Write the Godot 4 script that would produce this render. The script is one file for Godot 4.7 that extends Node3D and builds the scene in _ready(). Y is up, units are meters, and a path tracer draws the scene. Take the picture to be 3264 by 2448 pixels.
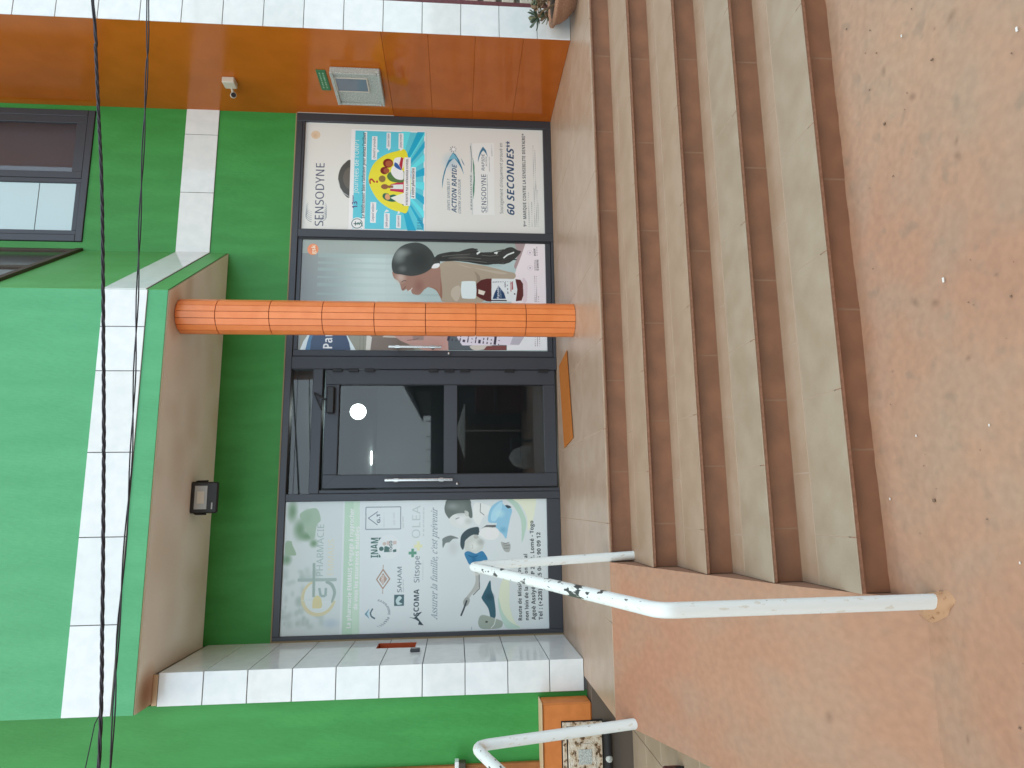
extends Node3D
# A pharmacy front with a tiled porch, steps and a ramp. y up, metres; y = 0 is the porch floor, z = 0 the shop front, +z towards the street.

var M := {}          # materials by name
var cache := {}      # shared meshes
var rng := RandomNumberGenerator.new()

# ------------------------------------------------------------------ helpers
func s3(r: float, g: float, b: float) -> Color:      # linear base colour -> sRGB albedo
	return Color(r, g, b).linear_to_srgb()

func noise_tex(freq: float, ramp: Array, sd: int, oct := 4, size := 512) -> NoiseTexture2D:
	var n := FastNoiseLite.new()
	n.seed = sd
	n.frequency = freq
	n.noise_type = FastNoiseLite.TYPE_SIMPLEX_SMOOTH
	n.fractal_octaves = oct
	var t := NoiseTexture2D.new()
	t.width = size
	t.height = size
	t.seamless = true
	t.noise = n
	if ramp.size():
		var g := Gradient.new()
		g.offsets = PackedFloat32Array(ramp.map(func(e): return e[0]))
		g.colors = PackedColorArray(ramp.map(func(e): return e[1]))
		t.color_ramp = g
	return t

func bump_tex(freq: float, sd: int, strength: float, oct := 4) -> NoiseTexture2D:
	var t := noise_tex(freq, [], sd, oct)
	t.as_normal_map = true
	t.bump_strength = strength
	return t

func mat(called: String, base: Color, rough: float, opts := {}) -> StandardMaterial3D:
	var m := StandardMaterial3D.new()
	m.resource_name = called
	m.albedo_color = base
	m.roughness = rough
	for k in opts:
		m.set(k, opts[k])
	M[called] = m
	return m

func world_mapped(m: StandardMaterial3D, per_metre: float) -> StandardMaterial3D:
	m.uv1_triplanar = true
	m.uv1_world_triplanar = true
	m.uv1_scale = Vector3.ONE * per_metre
	return m

# base colour varied between two tones in world space, with optional fine relief
func varied(called: String, lo: Color, hi: Color, rough: float, freq: float, per_metre: float, sd: int, bump := 0.0, bump_freq := 0.05) -> StandardMaterial3D:
	var m := mat(called, Color.WHITE, rough)
	m.albedo_texture = noise_tex(freq, [[0.2, lo], [0.8, hi]], sd, 6)
	if bump > 0.0:
		m.normal_enabled = true
		m.normal_texture = bump_tex(bump_freq, sd + 100, 6.0)
		m.normal_scale = bump
	world_mapped(m, per_metre)
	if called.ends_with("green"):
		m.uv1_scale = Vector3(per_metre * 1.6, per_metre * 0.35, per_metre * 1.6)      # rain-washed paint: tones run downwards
	return m

var taken := {}
func numbered(called: String) -> String:
	var n: int = taken.get(called, 0)
	taken[called] = n + 1
	return called if n == 0 else "%s_%03d" % [called, n]

func thing(called: String, label: String, category: String, at := Vector3.ZERO, group := "") -> Node3D:
	var o := Node3D.new()
	o.name = numbered(called)
	o.position = at
	add_child(o)
	o.set_meta("label", label)
	o.set_meta("category", category)
	if group:
		o.set_meta("group", group)
	return o

func put(called: String, mesh: Mesh, m: Material, parent: Node3D, at := Vector3.ZERO, turn := Vector3.ZERO, label := "") -> MeshInstance3D:
	var o := MeshInstance3D.new()
	o.name = called if parent != self else numbered(called)
	o.mesh = mesh
	o.material_override = m
	o.position = at
	o.rotation = turn
	parent.add_child(o, true)
	if label:
		o.set_meta("label", label)
	return o

func setting(called: String, mesh: Mesh, m: Material) -> MeshInstance3D:
	var o := put(called, mesh, m, self)
	o.set_meta("kind", "structure")
	return o

func stuff(o: Node) -> void:
	o.set_meta("kind", "stuff")

# convex polygon with outward normal n (front faces clockwise)
func face(st: SurfaceTool, pts: Array, n: Vector3) -> void:
	var c: Vector3 = (pts[1] - pts[0]).cross(pts[2] - pts[0])
	var q := pts.duplicate()
	if c.dot(n) > 0:
		q.reverse()
	for i in range(1, q.size() - 1):
		for v in [q[0], q[i], q[i + 1]]:
			st.set_normal(n)
			st.add_vertex(v)

func begin() -> SurfaceTool:
	var st := SurfaceTool.new()
	st.begin(Mesh.PRIMITIVE_TRIANGLES)
	return st

func add_box(st: SurfaceTool, c: Vector3, s: Vector3, ch := 0.0) -> void:
	var h := s / 2.0
	var e := minf(ch, minf(h.x, minf(h.y, h.z)) * 0.49)
	for ax in 3:
		var u := (ax + 1) % 3
		var w := (ax + 2) % 3
		for sg in [-1.0, 1.0]:
			var n := Vector3.ZERO
			n[ax] = sg
			var pts := []
			for k in [[-1, -1], [1, -1], [1, 1], [-1, 1]]:
				var v := Vector3.ZERO
				v[ax] = sg * h[ax]
				v[u] = k[0] * (h[u] - e)
				v[w] = k[1] * (h[w] - e)
				pts.append(c + v)
			face(st, pts, n)
		if e > 0.0:
			for a in [-1.0, 1.0]:
				for b in [-1.0, 1.0]:
					var n2 := Vector3.ZERO
					n2[u] = a
					n2[w] = b
					var p := []
					for k in [[0, -1], [0, 1], [1, 1], [1, -1]]:
						var v2 := Vector3.ZERO
						v2[ax] = k[1] * (h[ax] - e)
						v2[u] = a * (h[u] if k[0] == 0 else h[u] - e)
						v2[w] = b * (h[w] - e if k[0] == 0 else h[w])
						p.append(c + v2)
					face(st, p, n2.normalized())
	if e > 0.0:
		for a in [-1.0, 1.0]:
			for b in [-1.0, 1.0]:
				for d in [-1.0, 1.0]:
					var sgn := Vector3(a, b, d)
					face(st, [c + sgn * (h - Vector3(0, e, e)), c + sgn * (h - Vector3(e, 0, e)), c + sgn * (h - Vector3(e, e, 0))], sgn.normalized())

func box_mesh(s: Vector3, ch := 0.003) -> ArrayMesh:
	var key := "b%.4f,%.4f,%.4f,%.4f" % [s.x, s.y, s.z, ch]
	if not cache.has(key):
		var st := begin()
		add_box(st, Vector3.ZERO, s, ch)
		cache[key] = st.commit()
	return cache[key]

var tile_count := 0
# a box from corner lo to corner hi
func bx(called: String, parent: Node3D, lo: Vector3, hi: Vector3, m: Material, ch := 0.003, label := "") -> MeshInstance3D:
	if m == M.white_tile and called == "tile":
		tile_count += 1
		if tile_count % 4:
			m = M["white_tile_%d" % ((tile_count * 5) % 3)]
	return put(called, box_mesh((hi - lo).abs(), ch), m, parent, (lo + hi) / 2.0 - (parent.position if parent != self else Vector3.ZERO), Vector3.ZERO, label)

# upright prism over a convex footprint (x, z)
func prism(foot: Array, y0: float, y1: float) -> ArrayMesh:
	var st := begin()
	var c := Vector2.ZERO
	for p in foot:
		c += p / foot.size()
	for i in foot.size():
		var a: Vector2 = foot[i]
		var b: Vector2 = foot[(i + 1) % foot.size()]
		var n := Vector2(b.y - a.y, a.x - b.x).normalized()
		if n.dot((a + b) / 2.0 - c) < 0:
			n = -n
		face(st, [Vector3(a.x, y0, a.y), Vector3(b.x, y0, b.y), Vector3(b.x, y1, b.y), Vector3(a.x, y1, a.y)], Vector3(n.x, 0, n.y))
	face(st, foot.map(func(p): return Vector3(p.x, y1, p.y)), Vector3.UP)
	face(st, foot.map(func(p): return Vector3(p.x, y0, p.y)), Vector3.DOWN)
	return st.commit()

# surface of revolution about y: profile of (radius, y)
func lathe(prof: Array, sides := 24, wobble := 0.0) -> ArrayMesh:
	var st := begin()
	st.set_smooth_group(0)
	var ring := func(i: int, k: int) -> Vector3:
		var a := TAU * k / sides
		var w := 1.0 + wobble * (sin(a * 3.0 + i) + 0.6 * sin(a * 7.0 + i * 2.0))
		return Vector3(cos(a) * prof[i][0] * w, prof[i][1], sin(a) * prof[i][0] * w)
	for i in prof.size() - 1:
		for k in sides:
			var a: Vector3 = ring.call(i, k)
			var b: Vector3 = ring.call(i, k + 1)
			var c: Vector3 = ring.call(i + 1, k + 1)
			var d: Vector3 = ring.call(i + 1, k)
			for v in [a, b, c, a, c, d]:
				st.add_vertex(v)
	st.index()
	st.generate_normals()
	return st.commit()

# round tube along a path, with uv: x along (metres / 0.5), y around
func tube(path: PackedVector3Array, r: float, sides := 12, caps := true) -> ArrayMesh:
	var st := begin()
	var n := path.size()
	var side := Vector3.RIGHT
	var rings := []
	var along := 0.0
	for i in n:
		var t := (path[mini(i + 1, n - 1)] - path[maxi(i - 1, 0)]).normalized()
		if i == 0:
			side = t.cross(Vector3.UP if absf(t.y) < 0.9 else Vector3.RIGHT).normalized()
		else:
			side = (side - t * side.dot(t)).normalized()
			along += path[i].distance_to(path[i - 1])
		var up := t.cross(side)
		var ring := []
		for k in sides + 1:
			var a := TAU * k / sides
			ring.append([path[i] + (side * cos(a) + up * sin(a)) * r, side * cos(a) + up * sin(a), Vector2(along / 0.5, float(k) / sides)])
		rings.append(ring)
	for i in n - 1:
		for k in sides:
			for q in [[i, k], [i + 1, k + 1], [i, k + 1], [i, k], [i + 1, k], [i + 1, k + 1]]:
				var e: Array = rings[q[0]][q[1]]
				st.set_normal(e[1])
				st.set_uv(e[2])
				st.add_vertex(e[0])
	if caps:
		for i in [0, n - 1]:
			var t2 := (path[1] - path[0]).normalized() * -1.0 if i == 0 else (path[n - 1] - path[n - 2]).normalized()
			var pts := []
			for k in sides:
				pts.append(rings[i][k][0])
			face(st, pts, t2)
	return st.commit()

# polyline with its corners rounded
func rounded(pts: Array, radii: Array) -> PackedVector3Array:
	var out := PackedVector3Array([pts[0]])
	for i in range(1, pts.size() - 1):
		var a: Vector3 = (pts[i - 1] - pts[i]).normalized()
		var b: Vector3 = (pts[i + 1] - pts[i]).normalized()
		var d: float = radii[i - 1]
		for k in 9:
			var t := k / 8.0
			var p: Vector3 = pts[i] + a * d
			var q: Vector3 = pts[i] + b * d
			out.append(p.lerp(pts[i], t).lerp(pts[i].lerp(q, t), t))
	out.append(pts[-1])
	return out

# ------------------------------------------------------------------ flat print: a picture drawn with shapes and letters, in metres of the wall
class Print:
	var im: Image
	var x0: float
	var y1: float
	var s: float
	var gain := 1.0
	static var fonts := {}
	static var glyphs := {}

	func _init(lo: Vector2, hi: Vector2, scale: float, ground: Color) -> void:
		s = scale * 2.0
		x0 = lo.x
		y1 = hi.y
		im = Image.create(int((hi.x - lo.x) * s) & ~1, int((hi.y - lo.y) * s) & ~1, false, Image.FORMAT_RGBA8)
		im.fill(ground)

	func px(x: float, y: float) -> Vector2:
		return Vector2((x - x0) * s, (y1 - y) * s)

	func spans(pts: PackedVector2Array, c: Color) -> void:
		var top := INF
		var bot := -INF
		for p in pts:
			top = minf(top, p.y)
			bot = maxf(bot, p.y)
		for y in range(maxi(0, floori(top)), mini(im.get_height(), ceili(bot) + 1)):
			var yc := y + 0.5
			var cuts := []
			for i in pts.size():
				var a := pts[i]
				var b := pts[(i + 1) % pts.size()]
				if (a.y <= yc) != (b.y <= yc):
					cuts.append(a.x + (yc - a.y) / (b.y - a.y) * (b.x - a.x))
			cuts.sort()
			for k in range(0, cuts.size() - 1, 2):
				var l := maxi(0, roundi(cuts[k]))
				var r := mini(im.get_width(), roundi(cuts[k + 1]))
				if r > l:
					if c.a >= 1.0:
						im.fill_rect(Rect2i(l, y, r - l, 1), c)
					else:
						for x in range(l, r):
							im.set_pixel(x, y, im.get_pixel(x, y).lerp(Color(c, 1.0), c.a))

	func flat(l: Array) -> PackedVector2Array:
		var p := PackedVector2Array()
		for i in range(0, l.size(), 2):
			p.append(px(l[i], l[i + 1]))
		return p

	func poly(l: Array, c: Color) -> void:
		spans(flat(l), c)

	# closed outline through the points, smoothed
	func blob(l: Array, c: Color) -> void:
		var p := flat(l)
		var o := PackedVector2Array()
		for i in p.size():
			for k in 6:
				o.append(p[i].cubic_interpolate(p[(i + 1) % p.size()], p[(i - 1 + p.size()) % p.size()], p[(i + 2) % p.size()], k / 6.0))
		spans(o, c)

	func rect(l: Array, c: Color) -> void:
		poly([l[0], l[1], l[2], l[1], l[2], l[3], l[0], l[3]], c)

	func ellipse(x: float, y: float, rx: float, ry: float, c: Color) -> void:
		var p := PackedVector2Array()
		for k in 40:
			p.append(px(x + cos(TAU * k / 40) * rx, y + sin(TAU * k / 40) * ry))
		spans(p, c)

	func soft(x: float, y: float, rx: float, ry: float, c: Color) -> void:      # fades out towards its rim
		var q := px(x, y)
		for j in range(maxi(0, int(q.y - ry * s)), mini(im.get_height(), int(q.y + ry * s))):
			for i in range(maxi(0, int(q.x - rx * s)), mini(im.get_width(), int(q.x + rx * s))):
				var d := Vector2((i - q.x) / (rx * s), (j - q.y) / (ry * s)).length()
				if d < 1.0:
					im.set_pixel(i, j, im.get_pixel(i, j).lerp(Color(c, 1.0), c.a * (1.0 - d * d) * (1.0 - d * d)))

	func line(l: Array, w: float, c: Color) -> void:
		for i in range(0, l.size() - 2, 2):
			var a := px(l[i], l[i + 1])
			var b := px(l[i + 2], l[i + 3])
			var n := (b - a).orthogonal().normalized() * w * s / 2.0
			spans(PackedVector2Array([a + n, b + n, b - n, a - n]), c)

	func dashes(l: Array, w: float, c: Color) -> void:      # print too small to read
		var n := int(Vector2(l[0], l[1]).distance_to(Vector2(l[2], l[3])) / (w * 3.2))
		for k in n:
			var f := 0.55 + 0.35 * sin(k * 12.9898 + l[1] * 78.2)
			var a := Vector2(l[0], l[1]).lerp(Vector2(l[2], l[3]), k / float(n))
			var b := Vector2(l[0], l[1]).lerp(Vector2(l[2], l[3]), (k + f) / float(n))
			line([a.x, a.y, b.x, b.y], w, c)

	static func font(called: String, bold: bool) -> SystemFont:
		var key := called + str(bold)
		if not fonts.has(key):
			var f := SystemFont.new()
			f.font_names = PackedStringArray([called])
			f.font_weight = 700 if bold else 400
			fonts[key] = f
		return fonts[key]

	static func shape(t: String, called: String, bold: bool) -> PackedVector3Array:
		var key := t + called + str(bold)
		if not glyphs.has(key):
			var m := TextMesh.new()
			m.font = font(called, bold)
			m.font_size = 64
			m.pixel_size = 0.01
			m.depth = 0.0
			m.horizontal_alignment = HORIZONTAL_ALIGNMENT_LEFT
			m.text = t
			glyphs[key] = m.get_faces()
		return glyphs[key]

	# letters on the base line from (l0, l1) to (l2, l3), capitals of the height h
	func text(t: String, l: Array, h: float, c: Color, bold := false, slant := 0.0, called := "Droid Sans") -> void:
		var cap := shape("H", called, bold)
		var base := INF
		var top := -INF
		for v in cap:
			base = minf(base, v.y)
			top = maxf(top, v.y)
		var f := shape(t, called, bold)
		var w0 := INF
		var w1 := -INF
		for v in f:
			w0 = minf(w0, v.x)
			w1 = maxf(w1, v.x)
		var a := Vector2(l[0], l[1])
		var along := Vector2(l[2], l[3]) - a
		var up := Vector2(-along.y, along.x).normalized() * h / (top - base)
		var tri := PackedVector2Array([Vector2(), Vector2(), Vector2()])
		for i in range(0, f.size(), 3):
			for k in 3:
				var v := f[i + k]
				var hh := v.y - base
				var q := a + along * ((v.x - w0) / (w1 - w0)) + up * hh + along.normalized() * up.length() * hh * slant
				tri[k] = px(q.x, q.y)
			spans(tri, c)

	func texture() -> ImageTexture:
		im.shrink_x2()
		return ImageTexture.create_from_image(im)

var ink := 1.3
func K(r: int, g: int, b: int, a := 1.0) -> Color:      # printing ink: darker greys stay, whites stop at 0.9
	var c := Color(r / 255.0, g / 255.0, b / 255.0).srgb_to_linear() * ink
	c = Color(minf(c.r, 0.9), minf(c.g, 0.9), minf(c.b, 0.9)).linear_to_srgb()
	c.a = a
	return c

func C(r: int, g: int, b: int, a := 1.0) -> Color:
	return Color(r / 255.0, g / 255.0, b / 255.0, a)

# a sheet of print: thin box whose front carries the picture
func sheet(called: String, lo: Vector2, hi: Vector2, z: float, p: Print, rough: float, label: String, category: String, group := "") -> MeshInstance3D:
	var st := begin()
	var w := hi - lo
	add_box(st, Vector3(0, w.y / 2, -0.0012), Vector3(w.x, w.y, 0.002), 0.0)
	var mesh := st.commit()
	var f := begin()
	for q in [[0, 0], [0, 1], [1, 1], [0, 0], [1, 1], [1, 0]]:
		f.set_normal(Vector3.BACK)
		f.set_uv(Vector2(q[0], 1 - q[1]))
		f.add_vertex(Vector3((q[0] - 0.5) * w.x, q[1] * w.y, 0))
	f.commit(mesh)
	var m := StandardMaterial3D.new()
	m.resource_name = called
	m.albedo_texture = p.texture()
	m.albedo_color = Color(p.gain, p.gain, p.gain)
	m.roughness = rough
	m.texture_repeat = false
	var o := MeshInstance3D.new()
	o.name = numbered(called)
	o.mesh = mesh
	o.set_surface_override_material(0, M.paper)
	o.set_surface_override_material(1, m)
	o.position = Vector3((lo.x + hi.x) / 2, lo.y, z)
	add_child(o)
	o.set_meta("label", label)
	o.set_meta("category", category)
	if group:
		o.set_meta("group", group)
	return o

# ------------------------------------------------------------------ the scene
const TREAD := 0.3948
const RISE := 0.15
const EDGE := 1.8736        # z of the porch floor's edge
const NOSE := 0.0355
const GROUND := -0.735
const ROWS_L := [0.0, 0.25, 0.552, 0.858, 1.161, 1.462, 1.763, 2.063, 2.366, 2.663, 2.962]

func _ready() -> void:
	rng.seed = 7
	var cam := Camera3D.new()
	cam.name = "camera"
	cam.keep_aspect = Camera3D.KEEP_HEIGHT
	cam.fov = 60.34
	cam.far = 400.0
	cam.near = 0.05
	var fwd := Vector3(0.177275, -0.084724, -0.980508).normalized()
	var right := Vector3(0.984071, 0.001776, 0.177766)
	right = (right - fwd * right.dot(fwd)).normalized()
	cam.transform = Transform3D(Basis(fwd.cross(right).normalized(), right, -fwd), Vector3(-1.4, 0.928, 5.929))   # held on its side: the picture's right is down
	add_child(cam)
	cam.current = true
	var env := Environment.new()
	env.background_mode = Environment.BG_SKY
	var sky := ProceduralSkyMaterial.new()
	sky.sky_top_color = Color(0.72, 0.81, 0.90)
	sky.sky_horizon_color = Color(0.91, 0.975, 1.0)
	sky.sky_curve = 0.3
	sky.ground_bottom_color = Color(0.45, 0.36, 0.28)
	sky.ground_horizon_color = Color(0.6, 0.55, 0.5)
	env.sky = Sky.new()
	env.sky.sky_material = sky
	env.background_energy_multiplier = 1.12
	env.tonemap_mode = Environment.TONE_MAPPER_LINEAR
	env.tonemap_exposure = 2.38
	env.sdfgi_enabled = true
	env.ssao_enabled = true
	env.ssil_enabled = true
	var we := WorldEnvironment.new()
	we.name = "environment"
	we.environment = env
	add_child(we)
	var sun := DirectionalLight3D.new()
	sun.name = "sun"
	sun.light_energy = 0.18
	sun.light_color = Color(1.0, 0.96, 0.9)
	sun.light_angular_distance = 30.0
	sun.shadow_enabled = true
	sun.rotation_degrees = Vector3(-62, -20, 0)
	add_child(sun)

	materials()
	ground()
	steps()
	var shop := building()
	porch(shop)
	shop_front(shop)
	left_corner()
	railings()
	fittings()
	posters()
	plants()
	cables()
	bits()
	street()

func materials() -> void:
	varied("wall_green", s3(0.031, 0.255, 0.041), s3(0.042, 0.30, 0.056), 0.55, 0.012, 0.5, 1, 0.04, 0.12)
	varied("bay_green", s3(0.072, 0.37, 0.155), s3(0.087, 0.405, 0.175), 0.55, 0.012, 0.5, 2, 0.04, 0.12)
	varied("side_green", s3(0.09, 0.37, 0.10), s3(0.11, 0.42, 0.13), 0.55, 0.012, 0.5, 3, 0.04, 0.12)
	varied("white_tile", s3(0.76, 0.80, 0.80), s3(0.82, 0.85, 0.85), 0.07, 0.02, 0.8, 4)
	for k in 3:
		var wt: StandardMaterial3D = M.white_tile.duplicate()
		wt.resource_name = "white_tile_tone"
		wt.albedo_color = [Color(0.99, 0.99, 0.985), Color(0.98, 0.985, 0.98), Color(0.985, 0.982, 0.972)][k]
		M["white_tile_%d" % k] = wt
	mat("tile_joint", s3(0.13, 0.13, 0.125), 0.9)
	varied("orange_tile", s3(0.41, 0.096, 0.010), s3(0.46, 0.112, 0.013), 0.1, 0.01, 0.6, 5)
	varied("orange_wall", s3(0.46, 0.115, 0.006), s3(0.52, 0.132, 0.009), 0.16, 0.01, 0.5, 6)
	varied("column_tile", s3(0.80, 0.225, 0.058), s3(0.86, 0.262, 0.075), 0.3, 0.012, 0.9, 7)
	M.orange_tile.metallic_specular = 0.36
	M.orange_wall.metallic_specular = 0.4
	mat("column_joint", s3(0.24, 0.05, 0.015), 0.9)
	mat("orange_joint", s3(0.30, 0.075, 0.012), 0.9)
	varied("orange_block", s3(0.55, 0.17, 0.03), s3(0.63, 0.20, 0.04), 0.6, 0.02, 0.8, 8)
	varied("orange_dull", s3(0.30, 0.10, 0.02), s3(0.36, 0.13, 0.03), 0.6, 0.02, 0.8, 9)
	varied("floor_tile", s3(0.375, 0.26, 0.175), s3(0.42, 0.305, 0.22), 0.34, 0.012, 0.7, 10, 0.05, 0.1)
	varied("tread_tile", s3(0.345, 0.265, 0.18), s3(0.39, 0.31, 0.22), 0.4, 0.01, 0.8, 11, 0.04, 0.1)
	varied("dusty_tread", s3(0.36, 0.25, 0.165), s3(0.40, 0.287, 0.197), 0.5, 0.01, 0.8, 51, 0.04, 0.1)
	varied("riser_tile", s3(0.24, 0.117, 0.067), s3(0.31, 0.145, 0.08), 0.42, 0.012, 0.8, 12)
	mat("floor_joint", s3(0.38, 0.28, 0.195), 0.95)
	mat("riser_joint", s3(0.31, 0.18, 0.11), 0.95)
	varied("edge_strip", s3(0.25, 0.12, 0.07), s3(0.34, 0.17, 0.105), 0.5, 0.05, 1.5, 52)
	mat("frame", s3(0.062, 0.067, 0.078), 0.45, {"metallic": 0.35})
	mat("frame_dark", s3(0.02, 0.02, 0.024), 0.5)
	mat("paper", s3(0.7, 0.7, 0.7), 0.6)
	mat("steel", s3(0.62, 0.62, 0.61), 0.22, {"metallic": 0.95})
	mat("black_plastic", s3(0.012, 0.012, 0.013), 0.4)
	mat("dark_void", s3(0.01, 0.009, 0.009), 0.8)
	mat("caulk", s3(0.62, 0.56, 0.48), 0.8)
	mat("beige_trim", s3(0.30, 0.23, 0.13), 0.8)
	mat("cream_trim", s3(0.55, 0.40, 0.24), 0.7)
	mat("room_wall", s3(0.10, 0.12, 0.13), 0.9)
	mat("room_floor", s3(0.08, 0.07, 0.06), 0.7)
	var g := mat("glass", Color(0.10, 0.12, 0.13, 0.35), 0.02)
	g.transparency = BaseMaterial3D.TRANSPARENCY_ALPHA
	var g2 := mat("window_glass", Color(0.12, 0.10, 0.12, 0.25), 0.03, {"metallic_specular": 0.8})
	g2.transparency = BaseMaterial3D.TRANSPARENCY_ALPHA
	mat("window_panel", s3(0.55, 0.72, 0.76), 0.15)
	mat("lamp_on", s3(0.9, 0.9, 0.9), 0.5, {"emission_enabled": true, "emission": Color(0.93, 1.0, 0.98), "emission_energy_multiplier": 4.5})
	mat("white_plastic", s3(0.62, 0.56, 0.46), 0.5)
	varied("crusted_white", s3(0.34, 0.36, 0.33), s3(0.58, 0.60, 0.55), 0.8, 0.06, 2.0, 13, 0.6, 0.08)
	varied("rusty_cream", s3(0.30, 0.2, 0.11), s3(0.66, 0.56, 0.42), 0.85, 0.03, 2.2, 14, 0.8, 0.1)
	M.rusty_cream.albedo_texture = noise_tex(0.022, [[0.22, s3(0.10, 0.055, 0.025)], [0.30, s3(0.34, 0.22, 0.12)], [0.38, s3(0.55, 0.44, 0.31)], [0.6, s3(0.62, 0.53, 0.4)], [0.8, s3(0.68, 0.62, 0.52)]], 14, 6)
	M.rusty_cream.uv1_scale = Vector3.ONE * 1.5
	mat("meter_pane", s3(0.16, 0.19, 0.23), 0.12)
	mat("sign_green", s3(0.03, 0.17, 0.06), 0.5)
	mat("sign_print", s3(0.30, 0.5, 0.33), 0.6)
	varied("mat_orange", s3(0.40, 0.125, 0.012), s3(0.52, 0.17, 0.02), 0.95, 0.05, 3.0, 15, 0.5, 0.2)
	mat("mat_dark", s3(0.10, 0.03, 0.008), 0.95)
	varied("maroon", s3(0.10, 0.025, 0.03), s3(0.15, 0.04, 0.045), 0.5, 0.03, 2.0, 16)
	varied("terracotta", s3(0.27, 0.12, 0.065), s3(0.44, 0.26, 0.16), 0.9, 0.05, 3.0, 17, 0.5, 0.15)
	mat("soil", s3(0.08, 0.05, 0.03), 1.0)
	mat("cable_black", s3(0.022, 0.020, 0.028), 0.6)
	varied("block_cream", s3(0.50, 0.47, 0.38), s3(0.62, 0.58, 0.48), 0.9, 0.05, 2.0, 18, 0.4, 0.1)
	varied("block_grey", s3(0.20, 0.19, 0.15), s3(0.27, 0.25, 0.20), 0.95, 0.05, 2.0, 19)
	mat("chip_grey", s3(0.06, 0.065, 0.065), 0.8)
	# trodden laterite dust over screed, painted from above: x -4.2 .. 3.4, z 1.8 .. 5.6
	var e := mat("earth", Color.WHITE, 0.95)
	e.albedo_texture = earth_picture()
	e.texture_repeat = false
	e.normal_enabled = true
	e.normal_texture = e_bump()
	e.normal_scale = 0.35
	e.detail_enabled = false
	var fl := mat("earth_side", s3(0.30, 0.155, 0.09), 0.95)
	# chipped white paint on the hand rails, wrapped round the pipe
	var im := Image.create(2048, 128, false, Image.FORMAT_RGB8)
	im.fill(Color(0.90, 0.92, 0.90))
	var n := FastNoiseLite.new()
	n.seed = 31
	n.frequency = 0.036
	n.fractal_octaves = 4
	for y in 128:
		var around := sin(TAU * y / 128.0) * 20.0
		var about := cos(TAU * y / 128.0) * 20.0
		for x in 2048:
			var m := x / 512.0       # metres from the upper post's foot
			var worn := smoothstep(0.95, 1.15, m) * (1.0 - smoothstep(2.2, 2.8, m))
			var v := n.get_noise_3d(x * 0.6, around, about)
			var patch := Vector2((m - 2.30) / 0.10, 1.0).x
			var lift := 0.26 * worn + 0.50 * exp(-patch * patch) + 0.25 * exp(-pow((m - 1.42) / 0.08, 2.0))
			if v > 0.66 - lift:
				im.set_pixel(x, y, Color(0.24, 0.26, 0.26))
			elif v > 0.61 - lift:
				im.set_pixel(x, y, Color(0.66, 0.64, 0.60))
			elif v < -0.42:
				im.set_pixel(x, y, Color(0.85, 0.84, 0.79))
	var rail := mat("rail_paint", Color.WHITE, 0.35)
	rail.albedo_texture = ImageTexture.create_from_image(im)
	rail.uv1_scale = Vector3(0.125, 1, 1)

# ------------------------------------------------------------------ ground and ramp
func lumps(x: float, z: float) -> float:
	return lump.get_noise_2d(x, z)
var lump := FastNoiseLite.new()
var fine := FastNoiseLite.new()

func e_bump() -> ImageTexture:
	var f := FastNoiseLite.new()
	f.seed = 61
	f.frequency = 0.05
	f.fractal_octaves = 5
	var im := f.get_image(1024, 512)
	im.convert(Image.FORMAT_RGBA8)
	im.bump_map_to_normal_map(3.0)
	return ImageTexture.create_from_image(im)

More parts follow.
